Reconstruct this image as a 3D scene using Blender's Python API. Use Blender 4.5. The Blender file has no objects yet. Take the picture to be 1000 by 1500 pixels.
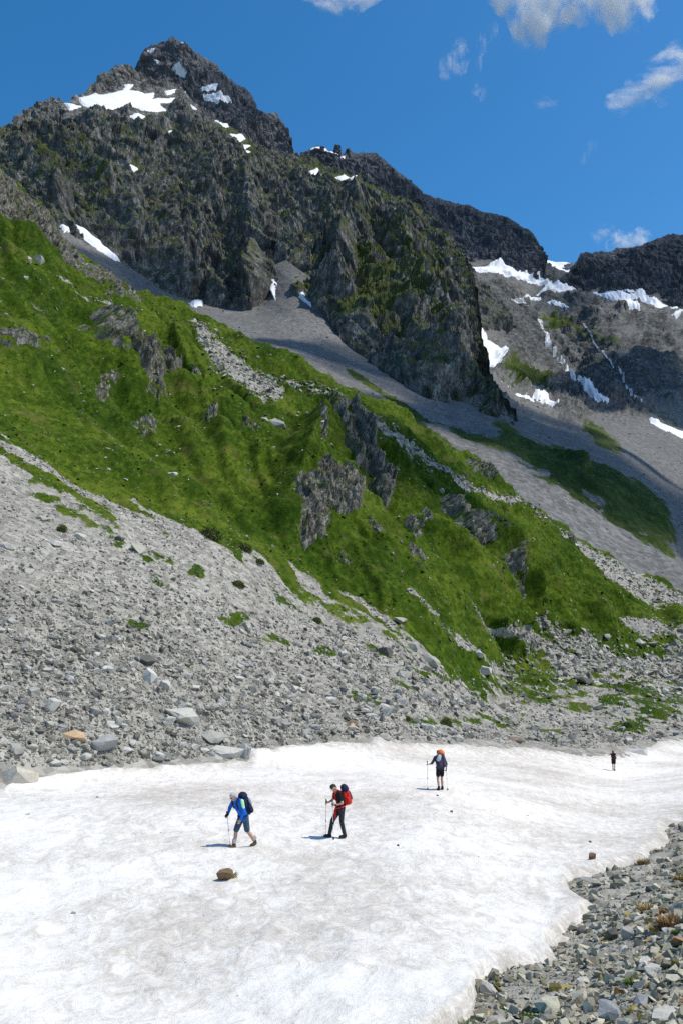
import bpy, bmesh, math, random
import numpy as np
from mathutils import Vector, Matrix

random.seed(7)
RS = np.random.RandomState(11)
scene = bpy.context.scene
COL = scene.collection

# ------------------------------------------------------------------ camera, sky, sun
F_PX = 1200.0                       # focal length in pixels of the 1000 x 1500 photograph
PITCH = math.atan(200.0 / F_PX)
CP, SP = math.cos(PITCH), math.sin(PITCH)
cam_d = bpy.data.cameras.new("camera")
cam_d.sensor_fit = 'VERTICAL'
cam_d.sensor_height = 36.0
cam_d.lens = 36.0 * F_PX / 1500.0
cam_d.clip_start = 0.1
cam_d.clip_end = 40000.0
cam = bpy.data.objects.new("camera", cam_d)
COL.objects.link(cam)
cam.location = (0, 0, 0)
cam.rotation_euler = (math.pi / 2 + PITCH, 0, 0)
scene.camera = cam

SUN_EL, SUN_AZ = math.radians(60.0), math.radians(97.0)   # azimuth measured from +Y towards +X
SUN = Vector((math.cos(SUN_EL) * math.sin(SUN_AZ), math.cos(SUN_EL) * math.cos(SUN_AZ), math.sin(SUN_EL)))
world = bpy.data.worlds.new("World")
scene.world = world
world.use_nodes = True
wt = world.node_tree
bg = wt.nodes["Background"]
sky = wt.nodes.new("ShaderNodeTexSky")
sky.sky_type = 'NISHITA'
sky.sun_disc = False
sky.sun_elevation = SUN_EL
sky.sun_rotation = SUN_AZ
sky.altitude = 700.0
sky.air_density = 1.0
sky.dust_density = 0.9
sky.ozone_density = 3.0
hsv = wt.nodes.new("ShaderNodeHueSaturation")
hsv.inputs["Saturation"].default_value = 1.34
hsv.inputs["Hue"].default_value = 0.495
hsv.inputs["Value"].default_value = 1.08
wt.links.new(sky.outputs[0], hsv.inputs["Color"])
wt.links.new(hsv.outputs[0], bg.inputs["Color"])
bg.inputs["Strength"].default_value = 0.125

sun_d = bpy.data.lights.new("sun", 'SUN')
sun_d.energy = 3.5
sun_d.angle = math.radians(0.5)
sun_d.color = (1.0, 0.94, 0.84)
sun_o = bpy.data.objects.new("sun", sun_d)
COL.objects.link(sun_o)
sun_o.rotation_euler = SUN.to_track_quat('Z', 'Y').to_euler()
sun_o.location = (300, -100, 600)

vs = scene.view_settings
vs.view_transform = 'Standard'
vs.look = 'None'
vs.exposure = 0.3
vs.gamma = 1.0
vs.use_curve_mapping = False
scene.render.engine = 'CYCLES'
cy = scene.cycles
cy.max_bounces = 32
cy.diffuse_bounces = 2
cy.glossy_bounces = 2
cy.transmission_bounces = 2
cy.transparent_max_bounces = 8
cy.volume_bounces = 32
cy.use_denoising = False

# ------------------------------------------------------------------ helpers
def tag(o, label=None, cat=None, group=None, kind=None):
    if label: o["label"] = label
    if cat: o["category"] = cat
    if group: o["group"] = group
    if kind: o["kind"] = kind
    return o

def link(name, me, mat=None, parent=None):
    o = bpy.data.objects.new(name, me)
    COL.objects.link(o)
    if mat is not None and me is not None and not me.materials:
        me.materials.append(mat)
    if parent is not None:
        o.parent = parent
    return o

def mesh_np(name, verts, faces, smooth=True, attrs=None):
    """faces: int array (n,3) or (n,4)"""
    me = bpy.data.meshes.new(name)
    verts = np.ascontiguousarray(verts, np.float32).reshape(-1, 3)
    faces = np.ascontiguousarray(faces, np.int32)
    n, k = faces.shape
    me.vertices.add(len(verts))
    me.vertices.foreach_set("co", verts.ravel())
    me.loops.add(n * k)
    me.loops.foreach_set("vertex_index", faces.ravel())
    me.polygons.add(n)
    me.polygons.foreach_set("loop_start", np.arange(0, n * k, k, dtype=np.int32))
    me.polygons.foreach_set("use_smooth", np.full(n, smooth, dtype=bool))
    for nm, a in (attrs or {}).items():
        at = me.attributes.new(nm, 'FLOAT', 'POINT')
        at.data.foreach_set("value", np.ascontiguousarray(a, np.float32).ravel())
    me.update(calc_edges=True)
    return me

def pq(u, v):
    xc = (np.asarray(u, float) - 500.0) / F_PX
    zc = (750.0 - np.asarray(v, float)) / F_PX
    yd = CP - zc * SP
    zd = SP + zc * CP
    return xc / yd, zd / yd

def at_depth(u, v, y):
    p, q = pq(u, v)
    return Vector((float(p) * y, y, float(q) * y))

def sstep(a, b, x):
    t = np.clip((x - a) / (b - a), 0.0, 1.0)
    return t * t * (3 - 2 * t)

# gradient noise ----------------------------------------------------
_perm = np.random.RandomState(5).permutation(256).astype(np.int32)
_perm = np.concatenate([_perm, _perm, _perm])
_g = np.random.RandomState(6).normal(size=(256, 3)).astype(np.float32)
_g /= np.linalg.norm(_g, axis=1, keepdims=True)

def gnoise(P):
    """P (N,3) -> about -1..1"""
    P = np.asarray(P, np.float32)
    i = np.floor(P).astype(np.int32)
    f = P - i
    i &= 255
    w = f * f * f * (f * (f * 6 - 15) + 10)
    out = 0
    x0 = i[:, 0]; y0 = i[:, 1]; z0 = i[:, 2]
    for dx in (0, 1):
        a = _perm[x0 + dx]
        wx = w[:, 0] if dx else 1 - w[:, 0]
        for dy in (0, 1):
            b = _perm[a + y0 + dy]
            wy = wx * (w[:, 1] if dy else 1 - w[:, 1])
            for dz in (0, 1):
                h = _perm[b + z0 + dz]
                g = _g[h]
                d = g[:, 0] * (f[:, 0] - dx) + g[:, 1] * (f[:, 1] - dy) + g[:, 2] * (f[:, 2] - dz)
                out = out + d * (wy * (w[:, 2] if dz else 1 - w[:, 2]))
    return out * 1.7

def fbm(P, octs=4, lac=2.03, gain=0.5):
    s = 0; a = 1.0; t = 0
    P = np.asarray(P, np.float32)
    for k in range(octs):
        s = s + a * gnoise(P + 17.3 * k); t += a
        P = P * lac; a *= gain
    return s / t

def ridged(P, octs=4, lac=2.07, gain=0.55):
    s = 0; a = 1.0; t = 0
    P = np.asarray(P, np.float32)
    prev = 1.0
    for k in range(octs):
        n = 1 - np.abs(gnoise(P + 31.7 * k))
        n = n * n
        s = s + a * n * prev; t += a
        prev = np.clip(n * 1.4, 0, 1)
        P = P * lac; a *= gain
    return s / t

def cells(P, seed=0):
    """cellular noise in 2 of 3 dims is not enough on slopes: 3D, returns F1 and a random value per cell"""
    P = np.asarray(P, np.float32)
    i0 = np.floor(P).astype(np.int32)
    best = np.full(len(P), 9.0, np.float32); val = np.zeros(len(P), np.float32); sec = best.copy()
    for dx in (-1, 0, 1):
        for dy in (-1, 0, 1):
            for dz in (-1, 0, 1):
                c = i0 + np.array((dx, dy, dz), np.int32)
                h = _perm[_perm[_perm[(c[:, 0] + seed) & 255] + (c[:, 1] & 255)] + (c[:, 2] & 255)]
                ctr = c + 0.5 + 0.45 * _g[h]
                d = ((P - ctr) ** 2).sum(1)
                m = d < best
                sec = np.where(m, best, np.minimum(sec, d))
                val = np.where(m, h / 255.0, val)
                best = np.where(m, d, best)
    return np.sqrt(best), np.sqrt(sec), val

def in_poly(poly, U, V):
    poly = np.asarray(poly, float)
    x, y = np.asarray(U, float), np.asarray(V, float)
    c = np.zeros(x.shape, bool)
    n = len(poly); j = n - 1
    for i in range(n):
        xi, yi = poly[i]; xj, yj = poly[j]
        if yi != yj:
            c ^= ((yi > y) != (yj > y)) & (x < (xj - xi) * (y - yi) / (yj - yi) + xi)
        j = i
    return c

def seg_dist(poly, U, V, closed=True):
    poly = np.asarray(poly, float)
    best = np.full(np.shape(U), 1e9)
    n = len(poly)
    for i in range(n if closed else n - 1):
        a = poly[i]; b = poly[(i + 1) % n]
        d = b - a
        L = max((d * d).sum(), 1e-9)
        t = np.clip(((U - a[0]) * d[0] + (V - a[1]) * d[1]) / L, 0, 1)
        best = np.minimum(best, np.hypot(U - a[0] - t * d[0], V - a[1] - t * d[1]))
    return best

def poly_sd(poly, U, V):
    """signed distance in pixels, positive inside"""
    d = seg_dist(poly, U, V)
    return np.where(in_poly(poly, U, V), d, -d)

def strip(pts, w):
    """polygon round a polyline"""
    pts = np.asarray(pts, float)
    w = np.broadcast_to(np.asarray(w, float), (len(pts),))
    d = np.gradient(pts, axis=0)
    d /= np.linalg.norm(d, axis=1, keepdims=True) + 1e-9
    nrm = np.stack([-d[:, 1], d[:, 0]], 1)
    return np.concatenate([pts + nrm * w[:, None] / 2, (pts - nrm * w[:, None] / 2)[::-1]])

def ell(U, V, cx, cy, rx, ry, ang=0.0):
    """1 at the centre, 0 at the rim, negative beyond"""
    a = math.radians(ang); ca, sa = math.cos(a), math.sin(a)
    dx, dy = U - cx, V - cy
    return 1 - np.hypot((dx * ca + dy * sa) / rx, (-dx * sa + dy * ca) / ry)

def line(pts):
    a = np.array(pts, float)
    return lambda u: np.interp(u, a[:, 0], a[:, 1])

# surfaces given by control points with real distances ---------------
class Surf:
    def __init__(s, ctrl):
        c = np.array(ctrl, float)
        s.p, s.q = pq(c[:, 0], c[:, 1])
        inv = 1.0 / c[:, 2]
        s.lo, s.hi = inv.min() * 0.7, inv.max() * 1.4
        n = len(c)
        A = np.zeros((n + 3, n + 3))
        A[:n, :n] = s.phi(np.hypot(s.p[:, None] - s.p[None], s.q[:, None] - s.q[None])) + 1e-6 * np.eye(n)
        A[:n, n] = 1; A[:n, n + 1] = s.p; A[:n, n + 2] = s.q
        A[n:, :n] = A[:n, n:].T
        s.w = np.linalg.solve(A, np.concatenate([inv, [0, 0, 0]]))
        s.n = n
    @staticmethod
    def phi(r):
        r2 = r * r + 0.0004
        return r2 * np.log(r2)
    def inv(s, u, v):
        p, q = pq(u, v)
        sh = p.shape
        p = p.ravel(); q = q.ravel()
        out = s.w[s.n] + s.w[s.n + 1] * p + s.w[s.n + 2] * q
        for k in range(s.n):
            out = out + s.w[k] * s.phi(np.hypot(p - s.p[k], q - s.q[k]))
        return np.clip(out, s.lo, s.hi).reshape(sh)
    def pos(s, u, v):
        p, q = pq(u, v)
        y = 1.0 / s.inv(np.asarray(u, float), np.asarray(v, float))
        return np.stack([p * y, y, q * y], -1)

def grid_faces(nr, nc):
    a = (np.arange(nr - 1)[:, None] * nc + np.arange(nc - 1)[None]).ravel()
    return np.stack([a, a + nc, a + nc + 1, a + 1], 1)

def grid_normals(P):
    du = np.gradient(P, axis=1); dv = np.gradient(P, axis=0)
    n = np.cross(du, dv)
    n /= np.linalg.norm(n, axis=-1, keepdims=True) + 1e-9
    flip = (n * P).sum(-1) > 0
    n[flip] *= -1
    return n

class Sheet:
    """columns u, rows from top(u) to bot(u); keeps its final vertices for placing things on it"""
    def __init__(s, u0, u1, nu, top, bot, nv, pos, disp, pw=1.0):
        s.u0, s.u1, s.nu, s.nv = u0, u1, nu, nv
        u = np.linspace(u0, u1, nu)
        s.top, s.bot = top(u), bot(u)
        t = np.linspace(0, 1, nv) ** pw
        s.pw = pw
        s.U = np.repeat(u[None], nv, 0)
        s.V = s.top[None] + t[:, None] * (s.bot - s.top)[None]
        s.base = pos(s.U, s.V)
        s.N = grid_normals(s.base)
        d = disp(s.base.reshape(-1, 3), s.U.ravel(), s.V.ravel()) if disp else 0
        s.d = np.reshape(d, s.U.shape) if disp else np.zeros(s.U.shape)
        s.P = s.base + s.N * s.d[..., None]
    def idx(s, u, v):
        u = np.asarray(u, float); v = np.asarray(v, float)
        fi = np.clip((u - s.u0) / (s.u1 - s.u0), 0, 1) * (s.nu - 1)
        top = np.interp(fi, np.arange(s.nu), s.top); bot = np.interp(fi, np.arange(s.nu), s.bot)
        fj = np.clip((v - top) / (bot - top), 0, 1) ** (1 / s.pw) * (s.nv - 1)
        return fj, fi
    def at(s, u, v):
        fj, fi = s.idx(u, v)
        return s.P[np.round(fj).astype(int), np.round(fi).astype(int)]
    def at_n(s, u, v):
        fj, fi = s.idx(u, v)
        return s.N[np.round(fj).astype(int), np.round(fi).astype(int)]
    def build(s, name, mat, attrs=None, back=None, smooth=True, skirt=None):
        P, nr = s.P, s.nv
        A = {k: a.reshape(s.U.shape) for k, a in (attrs or {}).items()}
        if back:
            rows = []
            for k, (dy, dz) in enumerate(back):
                r = P[0].copy()
                r[:, 0] *= 1 + dy / np.maximum(r[:, 1], 1); r[:, 1] += dy; r[:, 2] -= dz
                rows.append(r)
            P = np.concatenate([np.stack(rows[::-1]), P], 0)
            A = {k: np.concatenate([np.repeat(a[:1], len(rows), 0), a], 0) for k, a in A.items()}
            nr += len(rows)
        for dy, dz in skirt or ():
            r = P[-1].copy()
            r[:, 0] *= 1 + dy / r[:, 1]; r[:, 1] += dy; r[:, 2] -= dz
            P = np.concatenate([P, r[None]], 0)
            A = {k: np.concatenate([a, a[-1:]], 0) for k, a in A.items()}
            nr += 1
        me = mesh_np(name, P, grid_faces(nr, s.nu), smooth, A)
        return link(name, me, mat)

# material helper ----------------------------------------------------
class Mat:
    def __init__(s, name):
        s.m = bpy.data.materials.new(name)
        s.m.use_nodes = True
        s.t = s.m.node_tree
        s.b = s.t.nodes["Principled BSDF"]
        s.out = s.t.nodes["Material Output"]
        s.b.inputs["Roughness"].default_value = 0.9
        s.b.inputs["Specular IOR Level"].default_value = 0.15
        s.tc = s.t.nodes.new("ShaderNodeTexCoord").outputs["Object"]
    def put(s, sock, v):
        if isinstance(v, bpy.types.NodeSocket):
            s.t.links.new(v, sock)
        elif isinstance(v, (tuple, list)) and len(v) == 3 and sock.type == 'RGBA':
            sock.default_value = (*v, 1)
        else:
            sock.default_value = v
    def node(s, kind, ins=None, **props):
        n = s.t.nodes.new(kind)
        for k, v in props.items():
            setattr(n, k, v)
        for k, v in (ins or {}).items():
            s.put(n.inputs[k], v)
        return n
    def attr(s, name):
        return s.node("ShaderNodeAttribute", attribute_name=name).outputs["Fac"]
    def map(s, scale=(1, 1, 1), rot=(0, 0, 0), vec=None):
        return s.node("ShaderNodeMapping", {"Vector": vec or s.tc, "Scale": scale, "Rotation": rot}).outputs[0]
    def noise(s, scale, detail=3, rough=0.55, vec=None, dist=0.0):
        return s.node("ShaderNodeTexNoise", {"Vector": vec or s.tc, "Scale": scale, "Detail": detail, "Roughness": rough, "Distortion": dist}).outputs["Fac"]
    def voro(s, scale, vec=None, feature='F1', out="Distance"):
        return s.node("ShaderNodeTexVoronoi", {"Vector": vec or s.tc, "Scale": scale}, feature=feature).outputs[out]
    def math(s, op, a, b=0.0, c=0.0, clamp=False):
        return s.node("ShaderNodeMath", {0: a, 1: b, 2: c}, operation=op, use_clamp=clamp).outputs[0]
    def range(s, x, a, b, c=0.0, d=1.0, smooth=True):
        return s.node("ShaderNodeMapRange", {"Value": x, "From Min": a, "From Max": b, "To Min": c, "To Max": d},
                      interpolation_type='SMOOTHSTEP' if smooth else 'LINEAR', clamp=True).outputs["Result"]
    def mix(s, f, a, b, blend='MIX'):
        n = s.t.nodes.new("ShaderNodeMix")
        n.data_type = 'RGBA'; n.blend_type = blend
        s.put(n.inputs[0], f); s.put(n.inputs[6], a); s.put(n.inputs[7], b)
        return n.outputs[2]
    def ramp(s, f, stops):
        n = s.t.nodes.new("ShaderNodeValToRGB")
        s.put(n.inputs[0], f)
        e = n.color_ramp.elements
        while len(e) < len(stops): e.new(0.5)
        for i, (p, c) in enumerate(stops):
            e[i].position = p
            e[i].color = (*c, 1) if len(c) == 3 else c
        return n.outputs[0]
    def bump(s, h, strength, dist, nrm=None):
        ins = {"Height": h, "Strength": strength, "Distance": dist}
        if nrm is not None: ins["Normal"] = nrm
        return s.node("ShaderNodeBump", ins).outputs[0]
    def finish(s, col, nrm=None, rough=None):
        s.put(s.b.inputs["Base Color"], col)
        if nrm is not None: s.put(s.b.inputs["Normal"], nrm)
        if rough is not None: s.put(s.b.inputs["Roughness"], rough)
        return s.m

def plain(name, col, rough=0.7, var=0.15, scale=60.0, spec=0.2):
    m = Mat(name)
    n = m.noise(scale, 3)
    c = m.mix(m.range(n, 0.3, 0.7), tuple(x * (1 - var) for x in col), tuple(min(1, x * (1 + var)) for x in col))
    m.b.inputs["Specular IOR Level"].default_value = spec
    return m.finish(c, m.bump(n, 0.25, 0.01), rough)
#%%PART2
# ------------------------------------------------------------------ materials of the terrain
def terrain_mat(name, scree, grass, rock, s, rock_spec=0.04, streak=(1, 1, 1), gvar=1.0, ledge=0.0, ledge_z=0.5):
    """scree/grass/rock: (dark, mid, light) colours; s: metres of the finest visible grain; attributes grass and rock choose"""
    M = Mat(name)
    n_f = M.noise(1.0 / s, 4, 0.65)
    n_m = M.noise(1.0 / (s * 6), 4, 0.6)
    n_l = M.noise(1.0 / (s * 45), 3, 0.55)
    v_f = M.voro(0.7 / s, out="Color")
    v_b = M.node("ShaderNodeSeparateColor", {0: v_f}).outputs[0]
    sc = M.ramp(M.math('ADD', M.math('MULTIPLY', v_b, 0.5), M.math('MULTIPLY', n_m, 0.5)), [(0.2, scree[0]), (0.5, scree[1]), (0.8, scree[2])])
    sc = M.mix(M.range(n_l, 0.35, 0.7, 0, 0.35), sc, tuple(c * 0.72 for c in scree[1]))
    gs = M.noise(1.0 / (s * 3.5), 4, 0.65, vec=M.map(scale=(1.6, 0.6, 1.0), rot=(0, 0, 0.6)))
    gf = M.math('ADD', M.math('MULTIPLY', gs, 0.5), M.math('ADD', M.math('MULTIPLY', n_l, 0.3), M.math('MULTIPLY', n_f, 0.25)))
    gr = M.ramp(gf, [(0.42, grass[0]), (0.53, grass[1]), (0.62, grass[2])])
    n_d = M.noise(1.0 / (s * 18), 4, 0.6)
    gr = M.mix(M.range(n_d, 0.55, 0.68, 0, 0.45 * gvar), gr, (0.115, 0.105, 0.030))
    gr = M.mix(M.range(n_d, 0.50, 0.36, 0, 0.55 * gvar), gr, (grass[0][0] * 1.1, grass[0][1] * 1.15, grass[0][2]))
    n_w = M.noise(1.0 / (s * 75), 3, 0.6, vec=M.map(scale=(1.3, 0.7, 1.0)))
    gr = M.mix(M.range(n_w, 0.46, 0.62, 0, 0.55 * gvar), gr, M.mix(1.0, gr, (1.22, 1.15, 1.15), 'MULTIPLY'))
    gr = M.mix(M.range(n_w, 0.50, 0.36, 0, 0.6 * gvar), gr, M.mix(1.0, gr, (0.58, 0.72, 0.6), 'MULTIPLY'))
    st = M.noise(1.0 / (s * 5), 5, 0.65, vec=M.map(scale=streak))
    rk = M.ramp(M.math('ADD', M.math('MULTIPLY', st, 0.65), M.math('MULTIPLY', n_f, 0.35)), [(0.33, rock[0]), (0.5, rock[1]), (0.66, rock[2])])
    rk = M.mix(M.range(n_l, 0.45, 0.65, 0, 0.5), rk, M.mix(0.5, rk, rock[0]))
    rust = M.noise(1.0 / (s * 12), 3, 0.6)
    rk = M.mix(M.range(rust, 0.60, 0.72, 0, 0.35), rk, (rock[1][0] * 1.35, rock[1][1] * 1.1, rock[1][2] * 0.75))
    brk = M.math('MULTIPLY', M.math('SUBTRACT', M.math('ADD', M.math('MULTIPLY', n_f, 0.5), M.math('MULTIPLY', gs, 0.5)), 0.5), 1.5)
    ga = M.math('ADD', M.attr("grass"), brk)
    if ledge:
        nz = M.node("ShaderNodeSeparateXYZ", {0: M.node("ShaderNodeNewGeometry").outputs["Normal"]}).outputs[2]
        ga = M.math('ADD', ga, M.math('MULTIPLY', M.math('SUBTRACT', nz, ledge_z), ledge))
    g = M.range(ga, 0.42, 0.58)
    r = M.range(M.math('ADD', M.attr("rock"), M.math('MULTIPLY', brk, 0.7)), 0.4, 0.6)
    col = M.mix(g, M.mix(r, sc, rk), gr)
    h = M.math('ADD', M.math('MULTIPLY', n_f, 0.6), M.math('ADD', M.math('MULTIPLY', n_m, 1.0), M.math('MULTIPLY', v_b, 0.5)))
    b = M.bump(h, 0.75, s * 0.9)
    M.b.inputs["Specular IOR Level"].default_value = rock_spec
    return M.finish(col, b, 0.92)

SCREE = ((0.17, 0.16, 0.138), (0.305, 0.29, 0.25), (0.44, 0.42, 0.365))
M_HILL = terrain_mat("hillside_ground", SCREE,
                     ((0.018, 0.037, 0.003), (0.046, 0.083, 0.006), (0.100, 0.132, 0.015)),
                     ((0.06, 0.06, 0.055), (0.20, 0.195, 0.175), (0.40, 0.385, 0.35)), 0.35)
M_FAN = terrain_mat("scree_fan_ground", ((0.098, 0.096, 0.090), (0.160, 0.156, 0.147), (0.235, 0.23, 0.217)),
                    ((0.022, 0.035, 0.010), (0.050, 0.075, 0.016), (0.095, 0.115, 0.03)),
                    ((0.030, 0.031, 0.029), (0.10, 0.10, 0.095), (0.25, 0.25, 0.24)), 1.6, ledge=0.5, ledge_z=0.75)
M_MTN = terrain_mat("mountain_rock", ((0.10, 0.10, 0.095), (0.16, 0.155, 0.145), (0.22, 0.215, 0.20)),
                    ((0.028, 0.038, 0.012), (0.066, 0.082, 0.026), (0.115, 0.125, 0.050)),
                    ((0.026, 0.026, 0.024), (0.108, 0.107, 0.100), (0.37, 0.365, 0.34)), 2.2, streak=(1.2, 1.0, 0.8), ledge=1.0, ledge_z=0.38)
M_PEAK = terrain_mat("peak_rock", ((0.08, 0.075, 0.075), (0.12, 0.115, 0.115), (0.17, 0.165, 0.16)),
                     ((0.03, 0.04, 0.02), (0.05, 0.06, 0.02), (0.08, 0.09, 0.04)),
                     ((0.040, 0.041, 0.046), (0.112, 0.112, 0.118), (0.27, 0.268, 0.268)), 3.0, streak=(1.3, 1.0, 0.35))
M_DARK = terrain_mat("dark_wall_rock", ((0.08, 0.075, 0.075), (0.12, 0.115, 0.115), (0.17, 0.165, 0.16)),
                     ((0.03, 0.04, 0.02), (0.045, 0.055, 0.025), (0.07, 0.08, 0.04)),
                     ((0.034, 0.037, 0.043), (0.084, 0.088, 0.097), (0.185, 0.19, 0.20)), 3.0, streak=(1.6, 1.2, 0.3), ledge=0.5)
M_CRAG = terrain_mat("crag_rock", ((0.10, 0.10, 0.095), (0.16, 0.155, 0.145), (0.22, 0.215, 0.20)),
                     ((0.025, 0.045, 0.008), (0.055, 0.10, 0.012), (0.10, 0.15, 0.024)),
                     ((0.038, 0.035, 0.028), (0.165, 0.155, 0.125), (0.46, 0.43, 0.36)), 0.28, streak=(1.2, 1.2, 0.7), ledge=0.9)

def far_snow_mat():
    M = Mat("old_snow")
    n = M.noise(0.03, 4)
    return M.finish(M.mix(M.range(n, 0.4, 0.7), (0.82, 0.83, 0.85), (0.70, 0.70, 0.70)), M.bump(M.noise(0.2, 3), 0.3, 1.0), 0.6)
M_FARSNOW = far_snow_mat()

# ------------------------------------------------------------------ large shapes: outlines on the photograph, distances in metres
def jag(fn, amp, sc, seed, oct=5):
    def g(u):
        u = np.asarray(u, float)
        P = np.stack([u / sc, np.full_like(u, seed * 7.7), np.full_like(u, 0.3)], -1).reshape(-1, 3)
        n = ridged(P, oct, gain=0.6).reshape(u.shape)
        return fn(u) - amp * (n - 0.45) * 2
    return g

# --- nearest: hillside with scree, and the valley floor
F_CTRL = [(-250,1130,36),(-250,900,46),(-250,640,74),(-250,300,150),(-250,120,240),
 (0,1130,40),(0,900,53),(0,760,68),(0,640,87),(0,400,146),(0,245,280),
 (200,1115,47),(200,950,60),(200,800,82),(200,640,125),(200,500,200),(210,440,245),
 (360,1100,54),(360,950,72),(360,800,100),(360,650,152),(360,500,235),
 (500,1090,62),(500,1000,77),(500,870,108),(500,760,137),(500,650,183),(500,578,230),
 (650,1088,72),(650,990,95),(650,850,135),(650,750,175),(650,640,235),
 (750,1090,80),(750,1000,130),(750,900,165),(750,790,225),(745,718,280),
 (880,1095,90),(880,1010,150),(880,900,215),(880,810,300),
 (1000,1085,110),(1000,1030,150),(1000,1000,190),(1000,930,245),(1000,868,330),
 (1250,1085,130),(1250,1000,230),(1250,900,330),(1900,1085,140),(1900,1000,230),(1900,890,330)]
G_CTRL = [(-250,1130,36),(0,1130,40),(200,1115,47),(360,1100,54),(500,1090,62),(650,1088,72),(750,1090,80),(880,1095,90),(1000,1085,110),(1250,1085,130),
 (355,1250,26),(495,1236,28),(645,1165,38),(898,1132,70),(0,1300,21.4),(0,1500,13.2),(500,1500,13),(0,1700,9.5),(500,1700,9.3),
 (870,1265,27),(1000,1205,37),(1000,1300,21),(1000,1500,9.5),(830,1400,16.5),(700,1500,12.4),(1000,1700,6),(750,1700,8),
 (1250,1205,30),(1250,1400,12),(1250,1700,5),(-250,1300,20),(-250,1700,9),(1900,1085,100),(1900,1205,26),(1900,1400,10.5),(1900,1700,4.6)]
SF, SG = Surf(F_CTRL), Surf(G_CTRL)

SNOW_TOP = [(-260,1150),(0,1152),(12,1140),(50,1132),(90,1128),(130,1119),(200,1119),(260,1114),(340,1109),(361,1113),(366,1095),(385,1089),(400,1093),
            (430,1088),(500,1083),(540,1085),(549,1070),(560,1074),(580,1083),(640,1086),(700,1090),(780,1092),(830,1098),(870,1100),(920,1093),(950,1090),(965,1082),(1000,1080),(1260,1076)]
SNOW_RIGHT = [(1260,1185),(1000,1205),(975,1215),(983,1232),(960,1250),(945,1262),(900,1275),(870,1283),(840,1293),(836,1300),(860,1314),(877,1323),(865,1335),(855,1350),
              (825,1365),(845,1370),(808,1386),(822,1408),(790,1415),(760,1420),(715,1429),(703,1445),(700,1462),(685,1485),(655,1505),(590,1570),(480,1720)]
SNOW_POLY = SNOW_TOP + SNOW_RIGHT + [(-260,1720)]
snow_top = line([(-260,1148),(0,1140),(90,1126),(260,1112),(361,1100),(430,1086),(545,1079),(640,1084),(780,1090),(870,1096),(950,1087),(1000,1080),(1260,1076)])

def g_pos(U, V):
    st = snow_top(U)
    w = sstep(16, 80, V - st)
    inv = SF.inv(U, V) * (1 - w) + SG.inv(U, V) * w
    p, q = pq(U, V)
    y = 1 / inv
    return np.stack([p * y, y, q * y], -1)

RIDGE = [(-250,110),(-120,180),(0,245),(25,262),(60,295),(85,332),(100,350),(125,368),(165,403),(190,418),(215,430),(228,441),(262,446),(300,462),(350,484),(395,513),
         (450,549),(500,579),(585,603),(625,627),(665,652),(700,674),(740,716),(780,747),(850,796),(930,842),(1000,870),(1120,905),(1250,925)]
ridge = line(RIDGE)

GRASS_LOW = [(-250,560),(0,655),(60,700),(110,738),(170,764),(220,782),(300,795),(400,845),(460,872),(500,893),(560,928),(620,960),(680,990),(740,1003),(800,1000),(1000,985),(1250,975)]
grass_low = line(GRASS_LOW)
# scree tongues and stony bands lying in the grass: polyline, widths
TONGUES = [([(686,885),(740,922),(790,952),(850,985)], [5, 14, 22, 40]),
           ([(590,878),(640,915),(700,962),(760,1000)], [4, 8, 14, 26]),
           ([(868,893),(910,908),(955,925),(1000,940)], [4, 10, 22, 26]),
           ([(283,480),(305,510),(335,530),(370,548),(408,572)], [10, 26, 40, 36, 20]),
           ([(385,545),(440,568),(500,600),(545,632),(590,655),(620,672),(660,698),(700,722),(745,745)], [10, 8, 10, 16, 15, 15, 13, 13, 9]),
           ([(745,745),(790,772),(830,798),(880,828),(950,868),(1010,890)], [7, 8, 14, 24, 30, 24]),
           ([(-20,640),(30,668),(90,712),(150,752),(215,790),(290,830)], [10, 14, 10, 14, 14, 20]),
           ([(780,905),(830,945),(880,970),(1020,985)], [6, 22, 40, 44]),
           ([(110,375),(150,395),(200,425)], [4, 6, 5]), ([(65,415),(110,430),(150,450),(180,470)], [5, 8, 7, 4])]
PATCHES = [(28,681,16,6,10),(66,737,34,11,30),(112,768,38,10,32),(150,792,28,10,28),(195,832,40,10,25),(228,868,18,6,22),(282,853,13,7,20),(340,913,17,5,18),
           (406,944,18,5,15),(410,880,26,8,32),(472,912,18,5,30),(205,917,22,8,10),(420,890,40,4,30),(500,905,40,6,32),(560,955,30,5,30),(640,985,40,6,18),(720,995,60,9,8),
           (960,1030,75,18,5),(850,1008,90,10,0),(935,1055,40,9,-8),(880,1035,60,7,0),(470,962,16,4,12),(345,1010,30,7,10),(545,1020,24,7,20),(620,1050,20,6,0),(700,1045,50,6,0),
           (780,1060,60,6,5),(300,985,20,5,10),(590,995,24,5,15),(600,935,24,4,32),(820,1022,60,5,0)]

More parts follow.
